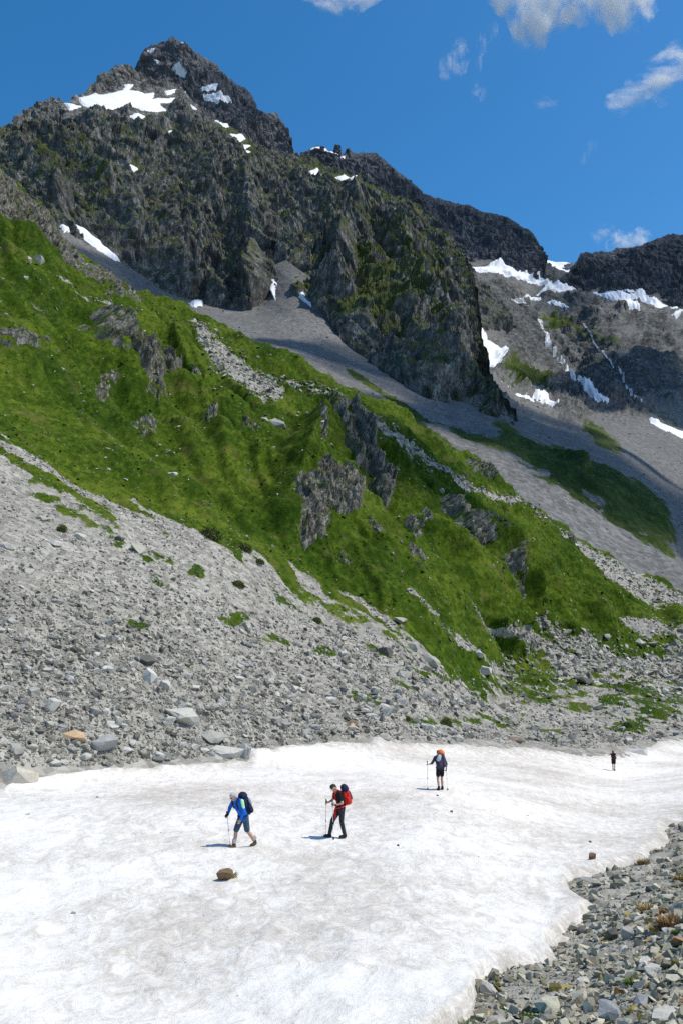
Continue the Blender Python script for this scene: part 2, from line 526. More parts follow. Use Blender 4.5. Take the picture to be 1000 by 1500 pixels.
def hill_masks(P, U, V):
    n1 = fbm(P / np.float32(9.0), 4); n2 = fbm(P / np.float32(2.2), 3)
    wf = np.array((0.72, -0.45, -0.53)); n3 = fbm((P - (P @ wf)[:, None] * wf * 0.8) / np.float32(5.0), 4)
    g = sstep(-16, 16, grass_low(U) - V + 20 * n1 + 18 * n2 + 85 * n3)
    cut = np.zeros_like(g)
    for pts, w in TONGUES:
        pts = np.array(pts, float); w = np.array(w, float)
        d = seg_dist(pts, U, V, False) + 5.0 * sstep(0.1, -0.35, n1)
        wl = np.interp(U, pts[:, 0], w)
        cut = np.maximum(cut, sstep(1.25, 0.55, d / (wl / 2 + 1e-3) + 0.9 * n2 + 0.5 * n1))
    g = g * (1 - cut)
    add = np.zeros_like(g)
    for cx, cy, rx, ry, a in PATCHES:
        add = np.maximum(add, 0.66 * sstep(-0.55, 0.85, ell(U, V, cx, cy, rx * 1.25, ry * 1.2, a) + 1.6 * n2 + 1.1 * n1))
    g = np.maximum(g, add)
    # thin green film over the lower scree
    g = np.maximum(g, 0.42 * sstep(0.15, 0.5, n1 + 0.5 * n2) * sstep(1090, 1040, V) * sstep(430, 600, U))
    return g, n1, n2

# crags standing out of the grass: outline, height in metres, label, blockiness
CRAGS = [
 ([(112,490),(120,474),(140,486),(166,484),(190,502),(204,514),(232,520),(266,534),(262,550),(240,570),(224,577),(204,570),(166,548),(146,534),(128,516)], 5.0, "dark shadowed crag on the upper grass slope, the widest of the slope"),
 ([(-120,150),(0,240),(22,256),(60,292),(100,346),(122,366),(150,392),(172,402),(215,431),(214,466),(196,456),(178,440),(160,434),(142,408),(112,388),(72,362),(30,352),(-10,340),(-120,300)], 2.6, "grey broken cliff crowning the top of the grass slope"),
 ([(477,602),(499,606),(523,624),(541,637),(554,668),(571,683),(578,705),(571,725),(563,747),(550,750),(541,722),(530,703),(519,690),(505,672),(497,646),(481,622)], 5.5, "grey ribbed crag falling steeply through the middle of the grass slope"),
 ([(420,734),(455,714),(480,716),(499,703),(523,734),(519,762),(495,768),(473,780),(473,800),(444,806),(424,787),(412,760)], 3.0, "tan crumbling crag below the ribbed grey crag"),
 ([(633,741),(657,749),(679,771),(701,788),(707,804),(692,817),(670,808),(655,793),(644,771),(632,757)], 4.0, "grey crag with pale tip right of the small dark crag"),
 ([(712,826),(729,826),(747,853),(760,875),(759,885),(740,874),(723,852),(710,840)], 4.0, "slender dark crag lowest on the grass slope, pointing downhill"),
 ([(598,748),(617,752),(629,779),(615,779),(597,764)], 2.5, "small dark crag between the ribbed crag and the pale-tipped crag"),
 ([(677,668),(701,674),(732,692),(754,709),(742,719),(714,705),(692,691)], 3.0, "grey crag beside the scree strip near the crest of the grass slope"),
 ([(132,566),(150,552),(168,560),(164,580),(150,590),(136,582)], 2.0, "small pale crag under the widest dark crag"),
 ([(-40,486),(0,488),(30,492),(60,504),(66,516),(30,522),(0,520),(-40,520)], 2.4, "low grey crag at the outer end of the grass slope"),
 ([(184,612),(205,600),(236,606),(238,622),(210,628),(190,626)], 1.6, "small pale stony crag on the grass below the widest dark crag"),
 ([(448,640),(466,636),(470,668),(462,688),(450,682)], 1.6, "narrow grey crag just left of the ribbed crag"),
 ([(300,600),(324,592),(318,622),(300,632),(292,618)], 1.8, "small dark crag on the grass slope under the rockfall"),
 ([(583,812),(600,806),(622,828),(628,846),(612,842),(590,828)], 1.2, "low mottled crag in the grass under the pale-tipped crag"),
 ([(438,616),(452,614),(462,632),(456,646),(444,636)], 1.3, "small dark crag right of the round grey boulder"),
 ([(40,440),(62,446),(84,462),(70,470),(48,456)], 1.2, "small pale crag under the scattered stones below the crowning cliff"),
 ([(196,548),(228,556),(248,584),(230,590),(206,572)], 1.6, "dark crag hanging below the widest dark crag"),
 ([(470,812),(500,806),(520,826),(504,838),(480,830)], 0.9, "low mottled crag in the grass below the tan crumbling crag"),
 ([(528,770),(548,764),(566,790),(552,802),(534,790)], 1.0, "pale low crag right under the ribbed grey crag"),
 ([(150,612),(172,620),(180,640),(160,636)], 0.9, "tiny grey crag low on the grass left of the stony crag"),
 ([(350,600),(372,606),(388,632),(370,636),(352,620)], 1.4, "dark crag left of the round grey boulder"),
 ([(330,560),(352,566),(366,588),(346,586)], 1.0, "mottled crag under the lower end of the rockfall"),
 ([(770,690),(800,684),(830,700),(812,716),(782,708)], 1.5, "grey crag lying beyond the scree strip"),
 ([(270,530),(298,540),(300,552),(280,552)], 1.0, "flat mottled crag beside the rockfall"),
]

SPURS = [([(478, 596), (452, 650), (428, 700), (412, 745), (430, 805)], 7.0, 34, 150), ([(112, 470), (128, 505), (150, 545), (185, 600)], 5.0, 26, 130),
         ([(600, 742), (640, 780), (690, 822), (735, 878)], 3.5, 22, 90), ([(-30, 470), (10, 520), (60, 560)], 4.0, 26, 110), ([(285, 560), (310, 620), (345, 690)], 3.0, 26, 100),
         ([(650, 690), (700, 735), (760, 790), (840, 860)], 2.0, 30, 80)]
def f_disp(P, U, V):
    g, n1, n2 = hill_masks(P, U, V)
    Pf = P.astype(np.float32)
    d = 3.4 * fbm(Pf / 42, 2) + 1.5 * fbm(Pf / 16, 3) * (0.4 + 0.6 * g) + g * (0.85 * fbm(Pf / 5.5, 3) + 0.42 * fbm(Pf / 1.7, 3)) + (1 - g) * (0.22 * fbm(Pf / 2.0, 3) + 0.10 * gnoise(Pf / 0.6))
    # small terraces and gullies down the grass
    w = np.array((0.72, -0.45, -0.53)); st = P - (P @ w)[:, None] * w * 0.8
    d += g * 1.5 * (ridged(st / 14, 3) - 0.45)
    # spurs running down the slope, steep towards the left, gentle towards the right
    wob = fbm(Pf / 40, 3); wob2 = fbm(Pf / 14, 3)
    def spur(phi, period, sharp, seed):
        a_ = math.radians(phi)
        c = (U * math.sin(a_) - V * math.cos(a_)) / period + 0.8 * wob + 0.25 * wob2 + seed
        k = np.floor(c); fr = c - k
        amp = 0.55 + 0.45 * np.sin(k * 12.9898 + seed)
        return np.where(fr < sharp, sstep(0, 1, fr / sharp), 1 - sstep(0, 1, (fr - sharp) / (1 - sharp))) * amp - 0.3
    gz = sstep(-5, 70, grass_low(U) - V) * (0.2 + 0.8 * sstep(0, 60, V - ridge(U)))
    d += gz * (2.3 * spur(50, 96, 0.24, 0.35) + 1.0 * spur(56, 34, 0.27, 2.1) + 0.5 * spur(60, 13, 0.3, 5.3) * (0.4 + sstep(-0.2, 0.5, wob)))
    for pts, h, wl, wr in SPURS:
        pts = np.array(pts, float)
        # signed distance across the crest line: right side positive
        ds_ = seg_dist(pts, U, V, False)
        side = np.sign(U - np.interp(V, pts[:, 1], pts[:, 0]))
        x = np.where(side < 0, ds_ / wl, ds_ / wr) + 0.25 * wob2
        d += 0.62 * h * np.clip(1 - x, 0, 1) ** 1.5 * sstep(pts[0, 1] - 30, pts[0, 1] + 40, V) * sstep(pts[-1, 1] + 15, pts[-1, 1] - 60, V) * (0.2 + 0.8 * sstep(0, 40, V - ridge(U)))
    fade = sstep(0, 40, snow_top(U) - V)
    return d * (0.25 + 0.75 * fade) * np.clip(P[:, 1] / 110, 0.45, 1.6)

hill = Sheet(-120, 1120, 730, jag(ridge, 2.0, 40, 1), lambda u: snow_top(u) + 22, 330, SF.pos, f_disp)
hg, _, _ = hill_masks(hill.base.reshape(-1, 3), hill.U.ravel(), hill.V.ravel())
hg = hg.reshape(hill.U.shape)
o = hill.build("hillside", M_HILL, {"grass": hg, "rock": np.zeros(hill.U.shape)}, back=[(6, 2), (20, 12), (60, 45), (120, 110)])
tag(o, kind="structure")

def g_disp(P, U, V):
    Pf = P.astype(np.float32)
    ins = sstep(-4, 26, poly_sd(SNOW_POLY, U, V))
    return (0.18 * fbm(Pf / 2.2, 3) + 0.07 * gnoise(Pf / 0.5)) * (1 - ins) - 0.25 * ins
floor_ = Sheet(-250, 1880, 380, lambda u: snow_top(u) - 4, lambda u: u * 0 + 1760, 170, g_pos, g_disp, pw=1.15)
fm = fbm(floor_.base.reshape(-1, 3) / np.float32(1.6), 4).reshape(floor_.U.shape)
fg = 0.75 * sstep(0.0, 0.35, fm) * sstep(-10, -40, poly_sd(SNOW_POLY, floor_.U, floor_.V))
o = floor_.build("valley_floor", M_HILL, {"grass": fg, "rock": np.zeros(floor_.U.shape)})
tag(o, kind="structure")

def patch(sheet, poly, name, mat, bump_fn, res, wob, wobsc, attrs_fn=None, kind=None, posf=None):
    """a piece of its own raised out of a sheet: outline poly, height bump_fn(P,U,V,m,sd) in metres, edge wobbling by wob pixels"""
    poly = np.array(poly, float)
    u0, v0 = poly.min(0) - 6; u1, v1 = poly.max(0) + 6
    nu = max(4, int((u1 - u0) / res)); nv = max(4, int((v1 - v0) / res))
    U, V = np.meshgrid(np.linspace(u0, u1, nu), np.linspace(v0, v1, nv))
    fj, fi = sheet.idx(U, V)
    inside = (V >= np.interp(fi, np.arange(sheet.nu), sheet.top) - 0.01)
    j0 = np.clip(np.floor(fj).astype(int), 0, sheet.nv - 2); i0 = np.clip(np.floor(fi).astype(int), 0, sheet.nu - 2)
    a = (fj - j0)[..., None]; b = (fi - i0)[..., None]
    def bil(A): return (A[j0, i0] * (1 - b) + A[j0, i0 + 1] * b) * (1 - a) + (A[j0 + 1, i0] * (1 - b) + A[j0 + 1, i0 + 1] * b) * a
    P = bil(sheet.P); Nn = bil(sheet.N)
    Pf = P.reshape(-1, 3).astype(np.float32)
    sd = poly_sd(poly, U, V) + wob * (fbm(Pf / wobsc, 4).reshape(U.shape)) * 1.6
    h = bump_fn(Pf, U.ravel(), V.ravel(), sd.ravel()).reshape(U.shape)
    P = P + Nn * h[..., None]
    ok = (sd > -1.2) & inside
    fa = grid_faces(nv, nu)
    keep = ok.ravel()[fa].all(1)
    fa = fa[keep]
    if len(fa) < 3: return None
    if name in ("snow_patch", "waterfall"):          # one patch is one piece: keep its largest island
        up = {}
        def find(x):
            while up.setdefault(x, x) != x:
                up[x] = up[up[x]]; x = up[x]
            return x
        for q in fa.tolist():
            r0 = find(q[0])
            for x in q[1:]: up[find(x)] = r0
        lab = np.array([find(x) for x in fa[:, 0].tolist()])
        vals, cnt = np.unique(lab, return_counts=True)
        fa = fa[lab == vals[np.argmax(cnt)]]
    used, inv = np.unique(fa, return_inverse=True)
    A = {k: x.ravel()[used] for k, x in (attrs_fn(Pf, U.ravel(), V.ravel(), sd.ravel()) if attrs_fn else {}).items()}
    me = mesh_np(name, P.reshape(-1, 3)[used], inv.reshape(-1, 4), True, A)
    return link(name, me, mat)

def crag_bump(H, phi, period):
    def fn(P, U, V, sd):
        ph = math.radians(phi)
        w = np.array((0.50, -0.25, -0.83), np.float32)
        st = P - (P @ w)[:, None] * w * 0.38
        n1 = fbm(st / (2.2 * H), 3)
        n2 = fbm(P / (1.5 * H) + 9.1, 4)
        c = (U * math.sin(ph) - V * math.cos(ph)) / period + 1.3 * n1 + 0.45 * fbm(P / (0.8 * H), 3)
        fr = c - np.floor(c)
        k = np.floor(c)
        amp = 0.55 + 0.45 * np.sin(k * 12.9898) * np.sign(np.sin(k * 78.2))
        saw = np.where(fr < 0.12, fr / 0.12, 1 - (fr - 0.12) / 0.88) * amp
        rim = sstep(-3.0, 10.0, sd)
        blk = 0
        for sc, a, sh in ((0.75 * H, 0.55, 6), (0.34 * H, 0.34, 7), (0.15 * H, 0.17, 7), (0.07 * H, 0.07, 7)):
            g1, g2, val = cells(st / np.float32(sc), int(sc * 50))
            blk = blk + (val - 0.5) * a * H * np.clip((g2 - g1) * sh, 0, 1)
        d = H * 0.62 * saw + blk + 0.5 * H * (ridged(st / (1.3 * H), 5, gain=0.62) - 0.40)
        d = d * 0.85 - 0.75 * H * sstep(0.10, 0.45, n2)
        return rim * (np.clip(d, -0.7 * H, 1.3 * H) + 0.14 * H) - (1 - rim) * 0.30 * H - 0.15
    return fn
def crag_attr(P, U, V, sd):
    n = fbm(P / 3.0, 4) + 0.5 * fbm(P / 1.0, 3)
    return {"grass": 0.16 + 0.6 * sstep(-0.05, 0.45, n + 0.35 * sstep(12, 0, sd)), "rock": np.ones(len(U))}
for i, (poly, H, label) in enumerate(CRAGS):
    pa = np.array(poly, float)
    wide = np.ptp(pa[:, 0] * math.sin(1.0) - pa[:, 1] * math.cos(1.0))
    if i != 1: pa = pa.mean(0) + (pa - pa.mean(0)) * 1.10
    o = patch(hill, pa, "rock_outcrop", M_CRAG, crag_bump(H, (55, 48, 66, 70, 52, 60, 62, 55)[i] if i < 8 else 58, max(7.0, min(26.0, wide / 3.2))), 0.8, 5.0, 6.0, crag_attr)
    if o: o.data.polygons.foreach_set("use_smooth", np.zeros(len(o.data.polygons), bool))
    if o: tag(o, label, "rock outcrop", "crags standing out of the grass slope")

# --- scree fans and valley head behind the hillside
E_CTRL = [(-150,330,930),(85,335,962),(170,386,962),(270,441,988),(370,448,1003),(400,400,1053),(480,455,903),(530,515,813),(635,580,722),(765,629,692),
 (150,400,860),(250,470,800),(350,500,680),(450,555,560),(550,600,480),(650,650,420),(740,715,380),(850,800,350),(1000,872,330),(1250,930,330),
 (850,700,520),(1000,740,700),(1000,640,1100),(860,600,1150),(800,620,860),(750,580,1050),(715,545,1150),(700,490,1450),(820,430,2050),(740,395,2000),(690,385,1980),
 (1000,455,1900),(900,500,1650),(1250,455,1900),(1250,640,1150),(1250,760,650)]
SE = Surf(E_CTRL)
E_TOP = line([(-150,300),(60,310),(85,315),(170,360),(270,415),(345,415),(385,375),(410,375),(480,425),(530,490),(600,520),(655,480),(672,400),(684,372),(700,378),(760,385),(800,395),(840,402),(880,408),(930,422),(1000,445),(1250,455)])
DARK_GRASS = [(712,642),(725,640),(760,645),(820,670),(880,690),(930,715),(970,745),(985,790),(983,822),(950,812),(900,786),(850,757),(800,731),(750,690),(722,662)]
E_GRASS = [(820,478,50,16,25,0.9),(875,500,55,16,25,0.8),(765,545,40,22,40,0.9),(800,560,30,20,40,0.8),(700,650,60,10,30,0.7),(880,640,60,14,40,0.6),(930,560,50,30,35,0.55),
           (560,575,90,5,36,0.75),(640,640,90,5,36,0.8),(600,600,60,4,36,0.7),(960,500,50,14,25,0.5),(720,500,10,22,60,0.4),(300,470,60,5,24,0.9),(250,452,40,6,20,0.8),
           (950,600,60,20,30,0.5),(740,640,26,10,40,0.9),(860,555,40,30,50,0.6)]
E_ROCK = [(760,490,34,60,-30,1),(905,560,75,42,35,1),(960,540,60,50,35,1),(830,580,48,30,50,1),(740,450,40,26,30,.9),(850,460,60,14,15,.8),(810,520,45,30,40,1),(700,440,40,30,0,.9),(950,470,36,16,10,.8),
          (880,500,70,22,20,.6),(820,690,30,14,30,.8),(845,440,24,6,10,1)]
def e_masks(P, U, V):
    n1 = fbm(P / np.float32(60), 4); n2 = fbm(P / np.float32(14), 3)
    g = sstep(-8, 14, poly_sd(DARK_GRASS, U, V) + 18 * n2 + 14 * n1)
    for cx, cy, rx, ry, a, k in E_GRASS:
        g = np.maximum(g, k * sstep(-0.3, 0.5, ell(U, V, cx, cy, rx, ry, a) + 0.7 * n1 + 0.5 * n2))
    r = np.zeros_like(g)
    for cx, cy, rx, ry, a, k in E_ROCK:
        r = np.maximum(r, k * sstep(-0.2, 0.4, ell(U, V, cx, cy, rx, ry, a) + 0.6 * n1 + 0.3 * n2))
    far = sstep(640, 560, V) * sstep(690, 730, U)
    g = np.maximum(g, 0.62 * far * sstep(-0.05, 0.45, n1 + 0.6 * n2)) * (1 - 0.5 * r)
    r = np.maximum(r, far * sstep(0.0, 0.4, fbm(P / np.float32(45) + 7, 4)))
    return g, r
def e_disp(P, U, V):
    g, r = e_masks(P, U, V)
    Pf = P.astype(np.float32)
    w = np.array((0.35, -0.6, -0.72), np.float32); st = Pf - (Pf @ w)[:, None] * w * 0.85
    d = 3.5 * fbm(st / 60, 3) + 0.9 * fbm(st / 12, 3) + 0.35 * fbm(Pf / 4, 2)
    far = sstep(640, 560, V) * sstep(690, 730, U)
    f1, f2, val = cells(Pf / 55); g1, g2, v2 = cells(Pf / 22)
    d += far * (9 * fbm(Pf / 90, 4) + 4 * ridged(Pf / 30, 4) + 12 * (val - 0.5) * np.clip((f2 - f1) * 5, 0, 1) + 5 * (v2 - 0.5) * np.clip((g2 - g1) * 5, 0, 1))
    w2 = np.array((0.3, -0.3, -0.9), np.float32); s2 = Pf - (Pf @ w2)[:, None] * w2 * 0.6
    d += r * (30 * (ridged(s2 / 70, 5) - 0.25) + 5 * (ridged(s2 / 18, 3) - 0.3))
    d += g * (1.2 * fbm(Pf / 9, 3))
    d += 14 * sstep(-40, 50, poly_sd(DARK_GRASS, U, V)) + g * 5 * fbm(Pf / 30, 3)
    return d
fan = Sheet(-40, 1120, 620, E_TOP, lambda u: np.maximum(ridge(u) + 40, E_TOP(u) + 60), 225, SE.pos, e_disp)
eg, er = [a.reshape(fan.U.shape) for a in e_masks(fan.base.reshape(-1, 3), fan.U.ravel(), fan.V.ravel())]
o = fan.build("scree_slope", M_FAN, {"grass": eg, "rock": er}, back=[(60, 20), (300, 200)])
tag(o, kind="structure")

# --- main mountain
B_CTRL = [(-150,330,900),(85,335,960),(170,385,960),(270,440,985),(370,447,1000),(400,400,1050),(480,455,900),(530,515,810),(635,580,720),(765,628,690),
 (0,250,1080),(150,250,1150),(300,300,1300),(300,380,1130),(450,330,1330),(450,400,1130),(600,420,1130),(600,500,900),(690,480,1020),(700,560,850),
 (-150,230,1200),(0,182,1300),(100,145,1480),(185,92,1750),(180,155,1560),(255,130,1800),(300,170,1680),(430,225,1720),(520,258,1620),(620,305,1450),(690,385,1260)]
SB = Surf(B_CTRL)
B_TOP = [(-150,215),(0,181),(25,166),(40,150),(52,146),(77,138),(95,145),(103,143),(122,130),(145,110),(165,98),(187,90),(202,100),(222,113),(242,118),(262,122),(280,138),(300,158),(330,178),(360,195),(400,217),(427,222),(450,228),(500,246),(512,248),
         (530,252),(560,274),(590,288),(620,305),(650,335),(665,350),(683,376),(691,395),(697,420),(702,455),(706,485),(711,512),(719,545),(737,582),(752,606),(764,625),(767,636)]
B_BASE = [(-150,335),(85,336),(115,335),(150,356),(170,385),(240,425),(270,440),(300,436),(345,440),(370,447),(386,428),(400,402),(440,430),(480,452),(500,486),(530,516),(565,545),(635,581),(695,614),(715,616),(764,632),(767,640)]
B_RIDGES = [([(185,92),(242,122),(286,180),(300,235),(305,290)],26,34),([(286,180),(340,250),(362,300),(368,360),(374,430)],30,36),([(300,165),(380,240),(450,300),(505,345)],22,40),
            ([(520,258),(516,330),(512,352),(500,395),(487,440)],46,34),([(512,352),(556,440),(600,500),(640,575)],22,40),([(620,305),(655,360),(690,420),(694,470)],24,34),
            ([(40,150),(100,215),(150,275),(190,345)],24,36),([(375,384),(384,440)],40,22),([(100,145),(150,190),(215,250),(245,330),(260,420)],24,40),
            ([(430,225),(470,290),(480,340),(470,400)],20,40),([(560,300),(590,360),(610,430),(690,520),(730,600)],26,40),([(0,182),(40,240),(90,300)],22,40),([(187,90),(160,130)],14,20)]
B_GRASS = [(110,255,80,34,20,.75),(60,270,50,30,30,.65),(180,240,60,24,35,.5),(330,255,60,24,35,.5),(420,300,80,34,35,.5),(580,400,70,60,45,.85),(540,470,50,34,10,.95),(600,445,50,22,40,.95),(470,380,60,40,40,.55),
           (430,420,30,20,30,.8),(640,380,40,50,40,.5),(540,320,60,26,35,.6),(410,350,50,30,35,.5),(630,430,26,10,25,.9),(500,500,40,12,30,.7),(250,400,50,20,30,.4),(550,430,26,30,40,.9)]
BIGSNOW = [(116,139),(128,137),(140,133),(148,136),(166,135),(180,131),(186,124),(184,122),(197,121),(189,130),(204,132),(212,135),(227,133),(224,142),(256,141),(250,148),(234,148),(236,154),(243,160),(226,162),(210,161),(196,155),(176,158),(160,160),(149,162),(140,158),(126,153),(118,146)]
B_SNOW = [(BIGSNOW, "broad white snowfield under the jagged shoulder of the mountain"),
 ([(94,145),(104,147),(119,153),(102,157),(98,150)], "small snow patch beside the broad snowfield"),
 ([(62,180),(68,177),(80,180),(92,187),(96,190),(84,189),(70,184)], "thin snow patch on the outer shoulder"),
 ([(166,181),(176,190),(186,198),(197,208),(189,207),(178,197),(168,186)], "slanting snow strip in a gully under the broad snowfield"),
 ([(191,171),(202,167),(213,171),(206,176),(198,175)], "small snow patch under the broad snowfield"),
 ([(246,194),(256,192),(261,196),(256,204),(250,200)], "small snow patch in the middle of the dark face"),
 ([(243,130),(259,127),(254,133),(246,136)], "snow patch right of the broad snowfield"),
 ([(269,126),(278,131),(286,138),(278,137)], "slanting snow patch on the crest below the summit"),
 ([(280,149),(284,152),(289,156),(282,154)], "tiny snow patch below the crest"),
 ([(317,172),(334,174),(346,182),(330,181)], "long snow patch under the summit wall"),
 ([(339,193),(356,192),(361,198),(352,204),(345,199)], "ragged snow patch high in the central gully"),
 ([(346,206),(368,209),(361,215),(350,214)], "snow patch below the ragged one in the gully"),
 ([(358,218),(369,219),(361,224)], "lowest tiny snow patch in the central gully"),
 ([(453,248),(465,242),(472,254),(463,260),(456,255)], "bright snow patch below the skyline towers"),
 ([(491,256),(504,251),(511,255),(501,261)], "flat snow patch right of the bright one"),
 ([(513,256),(523,251),(516,261)], "sliver of snow on the crest right of the towers"),
 ([(180,249),(190,246),(200,253),(190,259),(184,253)], "lone snow patch among green ledges"),
 ([(506,341),(513,332),(515,334),(508,343)], "sliver of snow beside the dark tooth")]
B_SNOW = [(np.array(p, float), l) for p, l in B_SNOW]
def b_feat(U, V):
    d = np.zeros_like(U)
    for pts, h, w in B_RIDGES:
        s = seg_dist(pts, U, V, False) / w
        d = np.maximum(d, h * np.clip(1 - s, 0, 1) ** 1.3)
    return d
def b_snowmask(U, V):
    m = np.full(U.shape, -50.0)
    for p, _ in B_SNOW:
        x0, y0 = p.min(0) - 12; x1, y1 = p.max(0) + 12
        k = (U > x0) & (U < x1) & (V > y0) & (V < y1)
        m[k] = np.maximum(m[k], poly_sd(p, U[k], V[k]))
    return sstep(-11, 0, m)
def b_masks(P, U, V):
    n1 = fbm(P / np.float32(70), 4); n2 = fbm(P / np.float32(16), 3)
    g = np.full(U.shape, 0.50)
    for cx, cy, rx, ry, a, k in B_GRASS:
        g = np.maximum(g, k * sstep(-0.35, 0.45, ell(U, V, cx, cy, rx * 1.15, ry * 1.15, a) + 0.8 * n1))
    g = np.clip(g + 0.45 * n2 + 0.15 * n1, 0, 1) * sstep(150, 200, V)
    return g
def plates(P, sc, seed=0, sharp=6.0):
    f1, f2, val = cells(P / np.float32(sc), seed)
    return (val - 0.5) * np.clip((f2 - f1) * sharp, 0, 1)
def crag_disp(P, k=1.0, w=(0.62, -0.30, -0.72), big=1.0, split=False):
    P = P.astype(np.float32)
    w = np.array(w, np.float32)
    P = P + (8 * np.stack([gnoise(P / 45), gnoise(P / 45 + 40), gnoise(P / 45 + 80)], 1)).astype(np.float32)
    aw = (P @ w)[:, None] * w
    st = P - aw * 0.22
    s2 = P - aw * 0.36
    dl = big * 42 * (ridged(st / 190, 2) - 0.4) + 24 * (ridged(s2 / 85, 3, gain=0.55) - 0.4)
    d = dl + 20 * plates(st, 50, 1, 8) + 13 * plates(st, 22, 3, 8) + 6.5 * plates(st, 10, 5, 8) + 3.0 * plates(P, 5, 7, 8) + 9 * (ridged(st / 30, 5, gain=0.6) - 0.4)
    return (d * k + 1.3 * fbm(P / 5, 3)) if not split else (dl, d - dl)
def b_disp(P, U, V):
    g = b_masks(P, U, V)
    sn = b_snowmask(U, V)
    dl, ds = crag_disp(P, split=True)
    Pf = P.astype(np.float32)
    wob = fbm(Pf / 150, 3); wob2 = fbm(Pf / 45, 3)
    def ribs(phi, period, sharp, seed):
        a_ = math.radians(phi)
        c = (U * math.sin(a_) - V * math.cos(a_)) / period + 0.9 * wob + 0.35 * wob2 + seed
        k = np.floor(c); fr = c - k
        amp = 0.6 + 0.4 * np.sin(k * 12.9898 + seed)
        return np.where(fr < sharp, fr / sharp, 1 - (fr - sharp) / (1 - sharp)) * amp - 0.3
    fadeg = 1 - 0.45 * g
    dl = 0.75 * dl + (32 * ribs(45, 64, 0.16, 0.0) + 12 * ribs(47, 27, 0.18, 3.7)) * fadeg
    ds = 0.78 * ds + 3 * ribs(50, 11, 0.2, 1.9) * fadeg
    base = line(B_BASE)(U); top = line(B_TOP)(U)
    ft = sstep(0, 75, V - top)
    dl = dl * (1 - 0.9 * sn) + b_feat(U, V) * (1 - 0.6 * sn) * ft
    dl = np.where(dl > 0, dl * (0.10 + 0.90 * ft), dl * (0.35 + 0.65 * sstep(0, 30, V - top))) - 7 * (1 - ft)
    edge = sstep(0, 60, seg_dist([(620, 305), (685, 380), (697, 470), (716, 545), (764, 625)], U, V, False))
    d = dl * (0.15 + 0.85 * edge) + ds * (1 - 0.95 * sn) * (0.75 + 0.25 * np.minimum(ft * 1.5, edge))
    return d - 20 * sstep(40, 0, base - V) * (U < 300)
mtn = Sheet(-90, 767, 740, jag(line(B_TOP), 4.2, 22, 3), lambda u: line(B_BASE)(u) + 16, 290, SB.pos, b_disp)
bg_ = b_masks(mtn.base.reshape(-1, 3), mtn.U.ravel(), mtn.V.ravel()).reshape(mtn.U.shape)
BACKM = [(8, 10), (40, 60), (150, 220), (400, 600)]
o = mtn.build("mountain", M_MTN, {"grass": bg_, "rock": np.ones(mtn.U.shape)}, back=BACKM, smooth=False, skirt=[(10, 30), (30, 90)])
tag(o, kind="structure")
knob = Sheet(640, 750, 130, jag(line([(640,375),(680,380),(688,396),(700,420),(720,428),(738,452),(747,470),(750,480)]), 2.5, 14, 4), lambda u: line([(640,500),(700,484),(735,476),(750,484)])(u), 90,
             Surf([(640,380,1640),(640,490,1400),(700,420,1690),(700,484,1480),(747,468,1655),(735,478,1580)]).pos, lambda P, U, V: crag_disp(P, 0.5))
o = knob.build("rock_knoll", M_MTN, {"grass": np.clip(0.3 + 0.5 * fbm(knob.base.reshape(-1, 3) / np.float32(20), 3), 0, 1), "rock": np.ones(knob.U.shape)}, back=[(10, 10), (40, 40), (120, 130)], smooth=False, skirt=[(6, 20)])
tag(o, kind="structure")

# --- far peak, dark walls, icy col
def far_sheet(name, mat, u0, u1, top, bot, ctrl, k, nu, nv, jamp, seed, w=(0.2, -0.15, -0.95), grass=0.0, big=1.0):
    s = Sheet(u0, u1, nu, jag(line(top), jamp, 20, seed), line(bot), nv, Surf(ctrl).pos,
              lambda P, U, V: crag_disp(P, k, w, big) * (0.3 + 0.7 * sstep(0, 16, V - line(top)(U))))
    g = np.clip(grass + 0.6 * fbm(s.base.reshape(-1, 3) / np.float32(40), 3), 0, 1) * (1 if grass else 0)
    o = s.build(name, mat, {"grass": g, "rock": np.ones(s.U.shape)}, back=BACKM, smooth=False, skirt=[(20, 40), (60, 120)])
    tag(o, kind="structure")
    return s
peak = far_sheet("summit", M_PEAK, 196, 434,
    [(196,104),(202,95),(212,75),(230,66),(242,62),(255,58),(272,62),(283,72),(295,80),(320,101),(332,116),(345,123),(360,130),(370,145),(377,160),(390,166),(405,165),(413,174),(420,186),(425,200),(428,218),(434,226)],
    [(196,150),(434,262)], [(200,95,2450),(255,58,2450),(332,117,2400),(377,160,2350),(427,218,2300),(200,150,2300),(260,125,2250),(330,175,2200),(427,260,2150),(260,90,2340),(360,170,2270)], 0.85, 260, 150, 2.0, 6)
wall = far_sheet("dark_ridge", M_DARK, 440, 800,
    [(440,226),(455,222),(466,216),(485,222),(492,226),(505,226),(512,222),(530,223),(545,225),(560,232),(570,241),(595,260),(620,285),(635,291),(650,295),(685,302),(705,310),(720,315),(745,322),(770,337),(785,350),(793,368),(797,395),(800,404)],
    [(440,262),(540,300),(620,350),(665,388),(700,386),(740,394),(775,402),(800,410)],
    [(440,226,2350),(500,222,2330),(620,288,2270),(720,315,2240),(790,360,2170),(796,395,2110),(440,262,2200),(540,300,2130),(665,385,2000),(700,384,2010),(740,390,2030),(790,400,2070)], 0.8, 340, 110, 2.2, 7)
